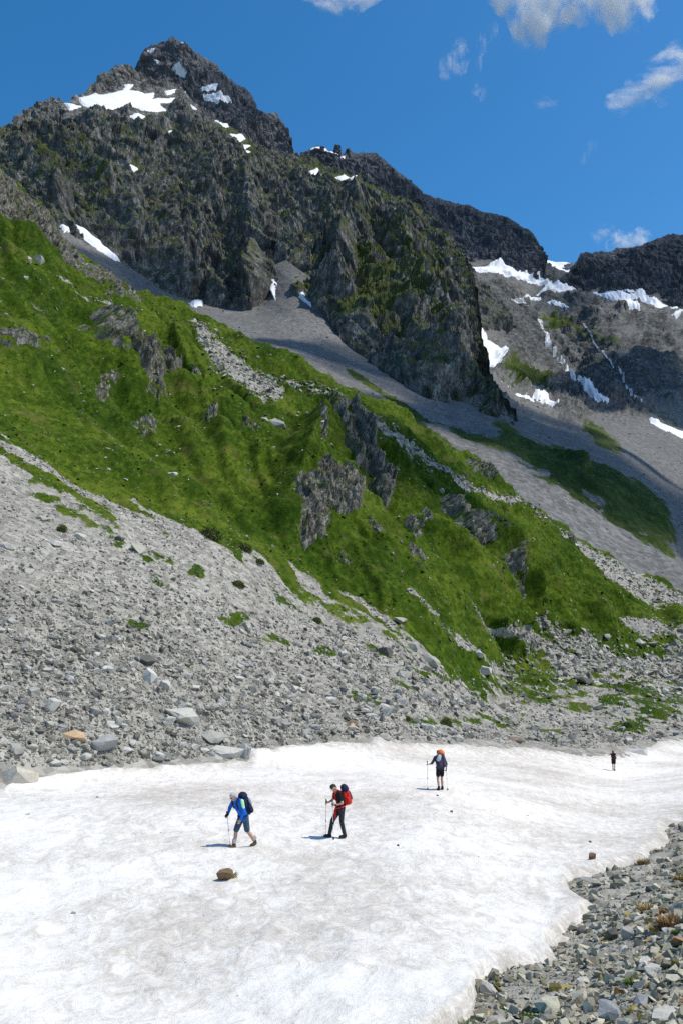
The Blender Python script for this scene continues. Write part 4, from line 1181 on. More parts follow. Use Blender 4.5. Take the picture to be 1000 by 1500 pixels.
GB = "boulders lying on the scree"
LAND = []          # landmarks: (u, v, short name)
BOULDERS = [
 (26,1152,50,32,(0.50,0.46,0.38),"big tan and grey block standing in the edge of the snow", "block in the edge of the snow"),
 (103,1095,36,18,TAN,"orange tan boulder low on the scree", "orange boulder"),
 (146,1103,46,22,BLUE,"long bluish grey slab beside the orange tan boulder", "bluish slab"),
 (265,1066,54,24,PALE,"largest pale grey boulder on the lower scree", "largest pale boulder"),
 (213,1009,26,22,(0.54,0.525,0.48),"bright whitish block under the charcoal wedge", "bright whitish block"),
 (210,984,27,16,DARK,"charcoal dark wedge on the scree above the whitish block", "charcoal wedge"),
 (238,1019,24,15,PALE,"pale boulder just right of the bright whitish block", None),
 (310,1090,42,18,MID,"overhanging grey slab near the scree foot", "overhanging slab"),
 (333,1110,46,22,PALE,"pale slab sloping down towards the snow notch", "sloping slab by the notch"),
 (356,1113,18,26,BLUE,"bluish slab filling the notch of the snow edge", None),
 (195,831,27,17,(0.42,0.42,0.34),"flat-topped boulder with dark side among the green patches", "flat-topped boulder"),
 (165,812,17,10,DARK,"dark low boulder left of the flat-topped one", None),
 (68,1054,24,18,PALE,"pale blocky boulder uphill from the orange one", "pale blocky boulder"),
 (124,1117,18,14,PALE,"pale squarish boulder just above the snow under the bluish slab", None),
 (20,1112,24,14,MID,"grey wedge on the scree behind the snow-edge block", "grey wedge"),
 (78,1124,18,10,PALE,"pale stone half sunk in the snow edge", None),
 (255,696,20,12,(0.6,0.59,0.56),"bright slab lying alone on the lower grass", "bright slab on the grass"),
 (62,766,20,12,MID,"grey boulder beside the longest green strip", "grey boulder by the green strip"),
 (115,800,24,10,PALE,"flat pale slab under the green strip", "flat slab under the green strip"),
 (80,803,26,9,PALE,"long pale slab in a row of slabs high on the scree", None),
 (12,805,24,12,PALE,"pale slab at the outer end of the row of slabs", None),
 (40,842,20,12,PALE,"pale low boulder on the bright upper scree", "pale low boulder"),
 (42,1034,22,14,MID,"grey boulder among rubble at the outer scree", "grey boulder in rubble"),
 (108,970,18,12,DARK,"dark grey boulder in the middle of the outer scree", "dark boulder mid scree"),
 (563,961,26,14,DARK,"dark slab lying across the upper rim of the fine scree", "dark slab on the rim"),
 (633,974,30,20,(0.34,0.34,0.29),"sharp upright wedge boulder between grass and scree", "sharp wedge"),
 (606,951,22,16,MID,"grey boulder left of the sharp wedge", "boulder left of the wedge"),
 (585,915,24,8,MID,"thin flat slab on the brownish scree tongue", "thin flat slab"),
 (706,990,22,12,PALE,"pale boulder with dark underside near the slope foot", "pale boulder at the slope foot"),
 (693,966,18,8,PALE,"pale plate above the pale boulder at the slope foot", None),
 (747,1006,9,12,DARK,"small upright black rock at the rim of the green flat", "upright black rock"),
 (854,1015,33,13,DARK,"dark low boulder on the green flat, first of three", "dark low boulder"),
 (874,1017,18,9,PALE,"pale slab leaning on the dark low boulder", None),
 (915,1014,28,15,DARK,"dark domed boulder on the green flat", "dark domed boulder"),
 (949,1018,22,12,PALE,"pale boulder right of the dark domed one", "pale boulder on the green flat"),
 (880,1002,34,10,(0.16,0.17,0.12),"mossy dark rock rib behind the green flat", None),
 (992,1021,20,8,PALE,"pale slab at the far end of the green flat", None),
 (756,1089,30,14,(0.36,0.29,0.22),"brownish boulder at the far edge of the snow", "brownish boulder"),
 (670,1086,24,12,MID,"grey boulder with hollow side at the far snow edge", "hollow-sided boulder"),
 (650,1078,26,9,MID,"long grey slab above the hollow-sided boulder", None),
 (564,1085,24,12,MID,"grey boulder on the snow spur", "boulder on the snow spur"),
 (516,1064,18,10,BROWN,"small brown boulder above the snow spur", "small brown boulder"),
 (524,1026,12,10,DARK,"small dark boulder in mid scree above the spur", None),
 (563,1045,22,16,PALE,"pale boulder above the snow spur", "pale boulder above the spur"),
 (440,1002,20,12,PALE,"pale boulder low under the green specks", "pale boulder under the green specks"),
 (400,1060,22,13,MID,"grey boulder above the notch of the snow", None),
 (405,629,28,19,MID,"round grey boulder alone on the grass slope", "round grey boulder"),
 (387,621,14,6,PALE,"pale plate touching the round grey boulder", None),
 (52,398,16,22,MID,"split grey block on the grass under the crowning cliff", "split block"),
 (36,392,10,12,PALE,"narrow left half of the split block", None),
 (33,413,9,8,PALE,"small pale stone below the split block", None),
 (200,488,11,7,PALE,"pale stone above the widest dark crag", None),
 (643,724,10,9,PALE,"pointed pale stone alone on the grass below the stony band", "pointed pale stone"),
 (699,718,14,7,PALE,"largest pale plate in the stony band", None),
 (833,801,20,12,(0.13,0.14,0.10),"dark mossy rock low in the stony band", "dark mossy rock"),
 (838,806,16,6,PALE,"pale plate under the dark mossy rock", None),
 (428,603,14,10,MID,"grey rock right above the round grey boulder", None),
]
for i, (u_, v_, w_, h_, c_, lab, short) in enumerate(BOULDERS):
    put_rock("boulder", hill, u_, v_, w_, h_, c_, lab, 300 + i, GB if v_ > 740 else "boulders lying on the grass slope")
    if short: LAND.append((u_, v_, short))
put_rock("boulder", floor_, 932, 1106, 50, 15, (0.46, 0.45, 0.42), "flat grey tent-shaped slab rising from the far edge of the snow", 399, GB, 0.42)

# the largest loose stones of the scree, one by one
SHAPES = [((1.0, 0.85, 0.75), "blocky"), ((1.2, 0.9, 0.42), "flat"), ((1.45, 0.7, 0.6), "long"), ((1.0, 0.6, 0.9), "upright")]
TONES = [((0.52, 0.50, 0.445), "pale"), ((0.43, 0.42, 0.39), "light grey"), ((0.30, 0.295, 0.28), "mid grey"), ((0.17, 0.17, 0.165), "dark grey")]
STONE_ME = [[boulder_mesh(700 + 10 * a + b, SHAPES[a][0], 0.05) for b in range(4)] for a in range(4)]
seen, left_over = {}, []
for i in PICK:
    u_, v_, p_ = BIG_U[i], BIG_V[i], BIG_PX[i]
    if not (-10 < u_ < 1010): left_over.append(i); continue
    a, t = i % 4, (i // 4) % 4
    du, dv, near = min(((u_ - lu, (v_ - lv) * 1.4, s_) for lu, lv, s_ in LAND), key=lambda q: q[0] ** 2 + q[1] ** 2)
    dist = math.hypot(du, dv)
    if dist < 14: left_over.append(i); continue
    ang = math.degrees(math.atan2(-dv, du)) % 360
    side = ["right of", "above and right of", "above", "above and left of", "left of", "below and left of", "below", "below and right of"][int((ang + 22.5) // 45) % 8]
    far = "close " if dist < 28 else "" if dist < 55 else "far "
    label = f"{TONES[t][1]} {SHAPES[a][1]} stone {far}{side} the {near}"
    if label in seen: left_over.append(i); continue
    seen[label] = 1
    P = Vector(hill.at(u_, v_)); n_ = Vector(hill.at_n(u_, v_))
    o = link("stone", STONE_ME[a][(i // 16) % 4], M_BOULDER)
    hw = p_ * P.y / F_PX * 0.5 * 0.9
    o.scale = (hw, hw, hw)
    up = (n_ * 0.6 + Vector((0, 0, 0.4))).normalized()
    o.rotation_mode = 'QUATERNION'
    o.rotation_quaternion = up.to_track_quat('Z', 'Y') @ Matrix.Rotation(random.uniform(-0.6, 0.6), 4, 'Z').to_quaternion()
    o.location = P + up * hw * 0.25
    o.color = (*TONES[t][0], 1)
    tag(o, label, "stone", "largest loose stones of the scree")
lo = np.array(left_over, int)
scatter(hill, "loose_stones", M_STONE, BIG_U[lo], BIG_V[lo], BIG_PX[lo], 41, 0.6)

# boulders of the near moraine
GM = "boulders of the near moraine"
for i, (u_, v_, w_, h_, c_, lab) in enumerate([
 (899,1376,26,18,(0.10,0.10,0.085),"black-sided boulder in the middle of the near moraine"),
 (925,1376,30,14,MID,"grey slab leaning on the black-sided boulder"),
 (899,1503,34,32,(0.27,0.28,0.28),"big bluish grey boulder lowest on the near moraine"),
 (945,1420,30,12,PALE,"pale flat slab on the moraine above the angular pale block"),
 (963,1437,32,18,PALE,"angular pale block on the moraine under the pale flat slab"),
 (969,1484,15,11,(0.34,0.13,0.07),"rust red stone on the moraine"),
 (800,1484,44,24,(0.42,0.42,0.33),"broad lichen-covered boulder with dark hollow side at the moraine foot"),
 (940,1480,30,18,BLUE,"bluish slab left of the rust red stone"),
 (978,1508,46,22,PALE,"large pale boulder under the rust red stone"),
 (860,1298,34,12,MID,"low grey slab where the moraine meets the snow point"),
 (934,1401,17,9,(0.38,0.40,0.12),"yellow-green lichen stone on the moraine"),
 (871,1465,18,6,(0.40,0.22,0.13),"thin rusty slab on the moraine"),
 (715,1458,30,24,(0.42,0.40,0.35),"tan grey boulder at the snow edge, lowest along the moraine"),
 (750,1482,22,13,PALE,"pale wedge right of the tan grey boulder at the snow edge"),
 (726,1500,34,16,MID,"grey rounded boulder under the tan grey boulder"),
 (850,1362,20,12,DARK,"dark stone poking from the snow edge of the moraine"),
 (822,1385,18,8,DARK,"dark flat stone in the snow edge below the poking one"),
 (990,1336,30,16,MID,"grey boulder above the rusty moss at the moraine rim"),
 (998,1216,16,12,DARK,"dark boulder at the very top of the moraine"),
 (980,1222,18,8,MID,"grey wedge at the top corner of the moraine"),
 (915,1392,16,10,(0.52,0.50,0.42),"cream coloured block below the black-sided boulder"),
 (885,1290,20,8,PALE,"pale plate on the upper moraine by the snow"),
 (955,1305,16,9,DARK,"dark hollow stone on the upper moraine"),
 (978,1372,30,12,(0.48,0.48,0.47),"pale bluish slab beside the rusty moss"),
 (850,1440,22,12,PALE,"pale block among small rubble in mid moraine"),
 (905,1440,20,10,MID,"mid grey slab among rubble in mid moraine"),
]):
    put_rock("boulder", floor_, u_, v_, w_, h_, c_, lab, 500 + i, GM)

# stones lying on the snow
GS = "stones lying on the snow"
def snow_stone(u_, v_, w_, h_, c_, lab, seed, mossy=False):
    o = put_rock("stone", sn, u_, v_, w_, h_, c_, lab, seed, GS, 0.22)
    return o
snow_stone(331, 1304, 25, 17, (0.20, 0.135, 0.075), "brown mossy boulder with pale straw tuft, alone on the snow before the blue-jacketed hiker", 642)
snow_stone(869, 1272, 11, 10, BROWN, "small brown stone on the snow near the moraine point", 602)
snow_stone(865, 1243, 4, 3, DARK, "tiny dark stone above the small brown stone", 603)
snow_stone(659, 1199, 5, 3.5, DARK, "tiny dark stone on the snow below the orange-topped hiker", 604)
snow_stone(583, 1248, 4, 3, DARK, "tiny dark stone on the snow between hikers and moraine", 605)
snow_stone(640, 1174, 3.5, 2, DARK, "dark speck of stone at the feet of the orange-topped hiker", 606)
snow_stone(107, 1352, 8, 3.5, (0.3, 0.29, 0.28), "flat grey stone sunk in the lower snow", 607)
snow_stone(40, 1201, 6, 2.5, MID, "flat grey stone sunk in the snow near the block at the edge", 608)
snow_stone(142, 1176, 5, 2.5, MID, "small grey stone in the snow below the scree foot", 609)

# ------------------------------------------------------------------ plants
def leafy(name, col, dark, rough=0.8):
    M = Mat(name)
    n = M.node("ShaderNodeNewGeometry").outputs["Random Per Island"]
    return M.finish(M.ramp(n, [(0.0, dark), (0.6, col), (1.0, tuple(c * 1.5 for c in col))]), None, rough)
M_SHRUB = leafy("shrub_leaf", (0.10, 0.125, 0.032), (0.045, 0.06, 0.015))
M_TUFT_G = leafy("green_blade", (0.10, 0.15, 0.03), (0.04, 0.06, 0.012))
M_TUFT_S = leafy("straw_blade", (0.36, 0.28, 0.11), (0.16, 0.10, 0.04))
M_TUFT_R = leafy("rusty_moss", (0.24, 0.15, 0.06), (0.10, 0.06, 0.025))
M_STEM = plain("shrub_stem", (0.08, 0.06, 0.04))

def leaf_cloud(n, rx, ry, rz, size, seed, up=0.3):
    r_ = np.random.RandomState(seed)
    d = r_.normal(size=(n, 3)); d /= np.linalg.norm(d, axis=1, keepdims=True)
    d[:, 2] = np.abs(d[:, 2])
    c = d * (0.55 + 0.5 * r_.rand(n))[:, None] * np.array((rx, ry, rz))
    a = r_.normal(size=(n, 3)) + (0, 0, up); a /= np.linalg.norm(a, axis=1, keepdims=True)
    b = np.cross(a, r_.normal(size=(n, 3))); b /= np.linalg.norm(b, axis=1, keepdims=True)
    s_ = size * (0.6 + 0.8 * r_.rand(n))[:, None]
    V = np.stack([c - b * s_ * 0.4, c + a * s_ * 0.2 - 0 * b, c + b * s_ * 0.4, c + a * s_], 1).reshape(-1, 3)
    F = np.arange(n * 4, dtype=np.int32).reshape(-1, 4)
    return V, F[:, [0, 1, 2, 3]]

def shrub(u_, v_, w_, h_, label, seed, sheet=hill, mat=None, group="low shrubs on the scree"):
    P = Vector(sheet.at(u_, v_)); n_ = Vector(sheet.at_n(u_, v_)); sc = P.y / F_PX
    root = bpy.data.objects.new("shrub", None); COL.objects.link(root)
    root.location = P
    up = (n_ * 0.7 + Vector((0, 0, 0.3))).normalized()
    root.rotation_mode = 'QUATERNION'; root.rotation_quaternion = up.to_track_quat('Z', 'Y')
    V, F = leaf_cloud(900, w_ * sc / 2, w_ * sc / 2 * 0.8, h_ * sc * 1.1, w_ * sc * 0.09, seed)
    link("foliage", mesh_np("foliage", V, F, True), mat or M_SHRUB, root)
    bm = bmesh.new(); r_ = random.Random(seed)
    for k in range(5):
        a = r_.uniform(0, 6.28); L = w_ * sc * 0.3
        m_ = Matrix.Translation((math.cos(a) * L * 0.5, math.sin(a) * L * 0.5, h_ * sc * 0.3)) @ Vector((math.cos(a), math.sin(a), 0.7)).to_track_quat('Z', 'Y').to_matrix().to_4x4()
        bmesh.ops.create_cone(bm, cap_ends=True, segments=5, radius1=0.03 * w_ * sc, radius2=0.01 * w_ * sc, depth=L, matrix=m_)
    me = bpy.data.meshes.new("stem"); bm.to_mesh(me); bm.free()
    link("stem", me, M_STEM, root)
    tag(root, label, "shrub", group)
for i, (u_, v_, w_, h_, lab) in enumerate([
 (300,806,38,12,"broad dark green cushion shrub at the border of grass and scree"),
 (349,820,26,9,"dark cushion shrub right of the broad one"),
 (371,838,16,6,"small olive shrub beside the dark cushion shrubs"),
 (342,870,22,7,"low olive shrub on the scree below the dark cushions"),
 (461,914,18,6,"low shrub on the scree far along the slope"),
 (658,1052,20,9,"dark green bush alone on the lower scree near the snow"),
 (87,782,18,9,"dark shrub under the longest green strip"),
 (600,1046,12,5,"small olive bush left of the lone dark bush"),
 (920,1058,16,5,"low dark shrub on the stony flat near the green"),
 (757,980,18,7,"dark shrub at the foot of the grass slope"),
 (780,892,12,7,"dark green shrub below the slender dark crag")]):
    shrub(u_, v_, w_, h_, lab, 50 + i)

def tussock(u_, v_, w_, label, seed, mat, group, sheet=floor_, n=420, tall=0.5):
    P = Vector(sheet.at(u_, v_)); sc = P.y / F_PX; r_ = np.random.RandomState(seed)
    R0 = w_ * sc / 2
    a = r_.rand(n) * 6.28; rr = np.sqrt(r_.rand(n)) * R0
    base = np.stack([np.cos(a) * rr, np.sin(a) * rr * 0.8, 0 * a], 1)
    out = np.stack([np.cos(a), np.sin(a), 0 * a], 1) * (0.3 + 0.5 * r_.rand(n))[:, None] + (0, 0, 0.7) + r_.normal(size=(n, 3)) * 0.25
    L = R0 * tall * (0.6 + 0.8 * r_.rand(n))[:, None] * 2
    sd_ = np.stack([-np.sin(a), np.cos(a), 0 * a], 1) * R0 * 0.05
    tip = base + out * L
    mid = base + out * L * 0.5 + np.array((0, 0, 0.12 * R0))
    V = np.stack([base - sd_, base + sd_, mid + sd_ * 0.7, tip, mid - sd_ * 0.7], 1).reshape(-1, 3)
    k = np.arange(n, dtype=np.int32)[:, None] * 5
    F = np.concatenate([k + np.array([[0, 1, 2]], np.int32), k + np.array([[0, 2, 4]], np.int32), k + np.array([[4, 2, 3]], np.int32)])
    root = link("grass_tussock", mesh_np("grass_tussock", V, F, True), mat)
    root.location = P
    tag(root, label, "grass tussock", group)
GT = "grass tussocks of the near moraine"
for i, (u_, v_, w_, lab, m_) in enumerate([
 (985,1362,40,"widest rusty brown moss cushion on the moraine rim",M_TUFT_R),(962,1370,24,"straw coloured tuft left of the rusty moss",M_TUFT_S),(945,1334,26,"yellowish tuft above the straw coloured one",M_TUFT_S),
 (972,1338,18,"rusty tuft between the yellowish tuft and the rusty moss",M_TUFT_R),(992,1372,14,"green tuft under the rusty moss",M_TUFT_G),(928,1452,24,"yellow-green tuft low on the moraine",M_TUFT_G),
 (912,1464,14,"straw tuft below the yellow-green one",M_TUFT_S),(995,1292,18,"straw tuft at the upper moraine rim",M_TUFT_S),(884,1378,12,"straw tuft left of the black-sided boulder",M_TUFT_S),
 (945,1400,14,"olive tuft beside the lichen stone",M_TUFT_G),(810,1470,20,"green moss tuft on the broad lichen boulder",M_TUFT_G),(690,1494,26,"green tuft at the lowest moraine edge by the snow",M_TUFT_G),
 (940,1268,16,"straw tuft on the upper moraine slope",M_TUFT_S),(905,1414,12,"olive tuft in mid moraine rubble",M_TUFT_G)]):
    tussock(u_, v_, w_, lab, 80 + i, m_, GT, tall=0.32)
tussock(338, 1298, 16, "pale straw tuft growing on the brown boulder in the snow", 99, leafy("pale_straw", (0.50, 0.44, 0.22), (0.25, 0.2, 0.09)), "straw tufts", sn, 260, 0.45)
#%%PART5
# ------------------------------------------------------------------ hikers
DG = bpy.context.evaluated_depsgraph_get

def capsules(caps, seg=12):
    """caps: (p0, p1, r0, r1) -> joined tapered capsules"""
    V, Fq, off = [], [], 0
    for p0, p1, r0, r1 in caps:
        p0, p1 = Vector(p0), Vector(p1)
        ax = p1 - p0
        L = ax.length
        ax = ax / L if L > 1e-6 else Vector((0, 0, 1))
        q = ax.to_track_quat('Z', 'Y')
        prof = [(-r0 * math.cos(a), r0 * math.sin(a)) for a in (0.02, 0.5, 1.0, math.pi / 2)] + \
               [(L + r1 * math.cos(a), r1 * math.sin(a)) for a in (math.pi / 2, 1.0, 0.5, 0.02)]
        for z, r in prof:
            for k in range(seg):
                a = 2 * math.pi * k / seg
                V.append(p0 + q @ Vector((r * math.cos(a), r * math.sin(a), z)))
        n = len(prof)
        for j in range(n - 1):
            for k in range(seg):
                Fq.append((off + j * seg + k, off + j * seg + (k + 1) % seg, off + (j + 1) * seg + (k + 1) % seg, off + (j + 1) * seg + k))
        Fq.append(tuple(off + k for k in reversed(range(seg))))
        Fq.append(tuple(off + (n - 1) * seg + k for k in range(seg)))
        off += n * seg
    me = bpy.data.meshes.new("shape")
    me.from_pydata([v[:] for v in V], [], Fq)
    return me

def grown(name, caps, mat, parent=None, voxel=0.012, smooth=4):
    """one continuous surface grown round the capsules"""
    me = capsules(caps)
    t = bpy.data.objects.new("tmp", me); COL.objects.link(t)
    m = t.modifiers.new("r", 'REMESH'); m.mode = 'VOXEL'; m.voxel_size = voxel
    s_ = t.modifiers.new("s", 'SMOOTH'); s_.factor = 0.5; s_.iterations = smooth
    me2 = bpy.data.meshes.new_from_object(t.evaluated_get(DG()))
    bpy.data.objects.remove(t); bpy.data.meshes.remove(me)
    me2.name = name
    me2.polygons.foreach_set("use_smooth", np.ones(len(me2.polygons), bool))
    me2.materials.clear()
    return link(name, me2, mat, parent)

def tube(name, pts, r, mat, parent=None, seg=8):
    return grown(name, [(pts[i], pts[i + 1], r, r) for i in range(len(pts) - 1)], mat, parent, max(0.006, r * 0.5), 1) if r > 0.012 else \
        link(name, capsules([(pts[i], pts[i + 1], r, r) for i in range(len(pts) - 1)], seg), mat, parent)

M_SKIN = plain("skin", (0.50, 0.30, 0.21), 0.55, 0.06, 30, 0.35)
M_HAIR_G = plain("grey_hair", (0.42, 0.41, 0.39), 0.7, 0.25, 90)
M_HAIR_B = plain("dark_hair", (0.035, 0.022, 0.016), 0.6, 0.3, 90, 0.3)
M_EYE = plain("eye", (0.02, 0.015, 0.012), 0.3)
M_LIP = plain("lip", (0.38, 0.16, 0.13), 0.5)
M_BLUE = plain("blue_jacket", (0.010, 0.12, 0.50), 0.75, 0.18, 14)
M_NAVY = plain("navy_cloth", (0.020, 0.024, 0.055), 0.8, 0.25, 14)
M_NEON = plain("lime_panel", (0.42, 0.85, 0.42), 0.7, 0.08, 14)
M_SLATE = plain("slate_shorts", (0.050, 0.085, 0.125), 0.85, 0.2, 14)
M_BLACK = plain("black_cloth", (0.012, 0.012, 0.014), 0.85, 0.3, 14)
M_CHAR = plain("charcoal_trousers", (0.032, 0.036, 0.040), 0.85, 0.25, 14)
M_RED = plain("red_cloth", (0.55, 0.025, 0.02), 0.75, 0.15, 14)
M_ORANGE = plain("orange_cloth", (0.75, 0.17, 0.035), 0.75, 0.12, 14)
M_GREYC = plain("grey_cloth", (0.42, 0.45, 0.46), 0.85, 0.12, 14)
M_PURPLE = plain("dark_violet_cloth", (0.055, 0.05, 0.085), 0.85, 0.2, 14)
M_MAROON = plain("maroon_cloth", (0.060, 0.020, 0.022), 0.85, 0.2, 14)
M_BOOT = plain("boot_leather", (0.075, 0.055, 0.038), 0.8, 0.3, 30)
M_BOOT_D = plain("dark_boot", (0.022, 0.022, 0.024), 0.8, 0.3, 30)
M_SOCK = plain("sock", (0.40, 0.38, 0.36), 0.9)
M_ALU = plain("pole_metal", (0.55, 0.55, 0.56), 0.35, 0.05, 20, 0.6)
M_RUBBER = plain("pole_rubber", (0.02, 0.02, 0.02), 0.7)

def hand_caps(w, d, side, curl, r=1.0):
    """palm, four unequal bent fingers and a thumb leaving the side of the palm; w wrist, d pointing direction, side = thumb side"""
    w, d, s_ = Vector(w), Vector(d).normalized(), Vector(side).normalized()
    s_ = (s_ - d * s_.dot(d)).normalized()
    n = d.cross(s_)
    caps = []
    for k in (-0.028, -0.009, 0.010, 0.028):
        caps.append((w + s_ * k * 0.7, w + d * 0.085 + s_ * k, 0.016, 0.013))
    for k, L in ((0.030, 0.066), (0.010, 0.075), (-0.010, 0.070), (-0.029, 0.055)):
        a = w + d * 0.088 + s_ * k
        b = a + (d * math.cos(curl * 0.6) + n * math.sin(curl * 0.6)) * L * 0.48
        c = b + (d * math.cos(curl * 1.7) + n * math.sin(curl * 1.7)) * L * 0.36
        e = c + (d * math.cos(curl * 2.6) + n * math.sin(curl * 2.6)) * L * 0.28
        caps += [(a, b, 0.0105, 0.0095), (b, c, 0.0095, 0.009), (c, e, 0.009, 0.008)]
    t0 = w + d * 0.028 + s_ * 0.030
    t1 = t0 + (d * 0.6 + s_ * 0.65 + n * 0.35).normalized() * 0.042
    t2 = t1 + (d * 0.75 + s_ * 0.1 + n * 0.6).normalized() * 0.032
    caps += [(t0, t1, 0.013, 0.011), (t1, t2, 0.011, 0.009)]
    return caps

def person(J, origin, face, label, wear, look_down=0.3, hair=None, k=1.0):
    """J: joints in a frame x forward, y the person's left, z up, metres"""
    f = Vector((face[0], face[1], 0)).normalized(); l = Vector((-f.y, f.x, 0))
    root = bpy.data.objects.new("person", None); COL.objects.link(root)
    root.location = origin
    J = {a: f * (b[0] * k) + l * (b[1] * k) + Vector((0, 0, b[2] * k)) for a, b in J.items()}
    hf = (f * math.cos(look_down) - Vector((0, 0, 1)) * math.sin(look_down))
    hu = (Vector((0, 0, 1)) * math.cos(look_down) + f * math.sin(look_down))
    H = J['head']
    torso = []
    mid = J['pelvis'].lerp(J['chest'], 0.5)
    for s_ in (-1, 1):
        torso += [(J['pelvis'] + l * 0.075 * s_, mid + l * 0.06 * s_, 0.105, 0.095), (mid + l * 0.06 * s_, J['chest'] + l * 0.08 * s_, 0.095, 0.110),
                  (J['chest'] + l * 0.08 * s_, J['chest'].lerp(J['neck'], 0.55) + l * 0.09 * s_, 0.110, 0.075)]
    torso += [(J['shL'], J['shR'], 0.062, 0.062)]
    head = [(J['neck'] - Vector((0, 0, 0.03)), H - hu * 0.07, 0.058, 0.055), (H - hu * 0.015 - hf * 0.02, H + hu * 0.035 - hf * 0.015, 0.088, 0.086),
            (H + hf * 0.02 - hu * 0.06, H + hf * 0.045 - hu * 0.085, 0.062, 0.040), (H + hf * 0.05 + hu * 0.02, H + hf * 0.055 + hu * 0.05, 0.045, 0.040),
            (H + hf * 0.088 + hu * 0.012, H + hf * 0.104 - hu * 0.024, 0.010, 0.014)]
    for s_ in (-1, 1):
        head += [(H + l * 0.087 * s_ - hu * 0.025 - hf * 0.01, H + l * 0.094 * s_ + hu * 0.02 - hf * 0.018, 0.014, 0.017),
                 (H + l * 0.02 * s_ + hf * 0.082 + hu * 0.028, H + l * 0.045 * s_ + hf * 0.07 + hu * 0.026, 0.011, 0.009)]
    arms, legs, feet = [], [], []
    for s_ in 'LR':
        arms += [(J['sh' + s_], J['el' + s_], 0.056, 0.042), (J['el' + s_], J['wr' + s_], 0.042, 0.029)]
        legs += [(J['hip' + s_], J['kn' + s_], 0.088, 0.060), (J['kn' + s_], J['kn' + s_].lerp(J['an' + s_], 0.4) - f * 0.015, 0.058, 0.060),
                 (J['kn' + s_].lerp(J['an' + s_], 0.4) - f * 0.015, J['an' + s_], 0.060, 0.040)]
        feet += [(J['an' + s_] - Vector((0, 0, 0.04)), J['to' + s_], 0.042, 0.034)]
    hands = []
    for s_, sg in (('L', 1), ('R', -1)):
        d = J['ha' + s_] - J['wr' + s_]
        hands += hand_caps(J['wr' + s_], d, f * 0.8 - l * sg * 0.5 if abs(d.normalized().dot(f)) < 0.8 else Vector((0, 0, 1)), wear.get('curl', 0.7) * (1 if s_ == 'L' else -1))
    grown("body", torso + head + arms + legs + feet + hands, wear.get('skin', M_SKIN), root, wear.get('voxel', 0.0115), 2)
    for s_ in (-1, 1):
        link("eye", capsules([(H + l * 0.032 * s_ + hf * 0.086 + hu * 0.010, H + l * 0.036 * s_ + hf * 0.086 + hu * 0.010, 0.009, 0.009)], 8), M_EYE, root)
    link("mouth", capsules([(H + l * 0.02 + hf * 0.086 - hu * 0.062, H - l * 0.02 + hf * 0.086 - hu * 0.062, 0.007, 0.007)], 8), M_LIP, root)
    if hair:
        hc = [(H + hu * 0.03 - hf * 0.030, H + hu * 0.052 + hf * 0.005, 0.092, 0.084), (H - hu * 0.03 - hf * 0.045, H + hu * 0.03 - hf * 0.03, 0.068, 0.090)]
        grown("hair", hc, hair, root, 0.012, 3)
    # top
    tr = 0.018
    def infl(cs, d): return [(a, b, r0 + d, r1 + d) for a, b, r0, r1 in cs]
    top = infl(torso, tr) + [(J['pelvis'] + l * 0.06, J['pelvis'] - l * 0.06, 0.125, 0.125)]
    low = J['pelvis'] - Vector((0, 0, 0.06))
    if wear.get('long_top'): top += [(low + l * 0.07, low - l * 0.07, 0.125, 0.125)]
    for s_ in 'LR':
        sh, el, wr = J['sh' + s_], J['el' + s_], J['wr' + s_]
        if wear['sleeve'] == 'long': top += [(sh, el, 0.074, 0.060), (el, el.lerp(wr, 0.92), 0.060, 0.044)]
        elif wear['sleeve'] == 'short': top += [(sh, sh.lerp(el, 0.62), 0.074, 0.066)]
        elif wear['sleeve'] == 'mid': top += [(sh, el, 0.074, 0.058), (el, el.lerp(wr, 0.25), 0.058, 0.05)]
    if wear['sleeve'] == 'long': top += [(J['neck'] - Vector((0, 0, 0.045)), J['neck'] + Vector((0, 0, 0.01)) + f * 0.01, 0.075, 0.070)]
    grown(wear['top_name'], top, wear['top'], root, 0.013, 3)
    # legs
    hem = wear['hem']
    low_c = [(J['pelvis'] + l * 0.075 - Vector((0, 0, 0.02)), J['pelvis'] - l * 0.075 - Vector((0, 0, 0.02)), 0.122, 0.122)]
    for s_ in 'LR':
        hp, kn, an = J['hip' + s_], J['kn' + s_], J['an' + s_]
        if hem <= 1: low_c += [(hp, hp.lerp(kn, hem), 0.108, 0.108 - 0.018 * hem)]
        else: low_c += [(hp, kn, 0.108, 0.078), (kn, kn.lerp(an, hem - 1), 0.078, 0.064)]
    grown(wear['low_name'], low_c, wear['low'], root, 0.013, 3)
    for s_ in 'LR':
        an, to = J['an' + s_], J['to' + s_]
        b = grown("boot", [(an + Vector((0, 0, 0.05)), an - Vector((0, 0, 0.045)) - f * 0.015, 0.055, 0.056), (an - Vector((0, 0, 0.045)) - f * 0.02, to, 0.056, 0.044)], wear['boot'], root, 0.012, 3)
        if wear.get('sock'):
            link("sock", capsules([(an + Vector((0, 0, 0.06)), an + Vector((0, 0, 0.13)), 0.055, 0.056)]), wear['sock'], root)
    for nm, caps, mt in wear.get('extra', lambda *a: [])(J, f, l, hf, hu):
        grown(nm, caps, mt, root, 0.011, 3)
    tag(root, label, "person", "hikers crossing the snow")
    return J, f, l

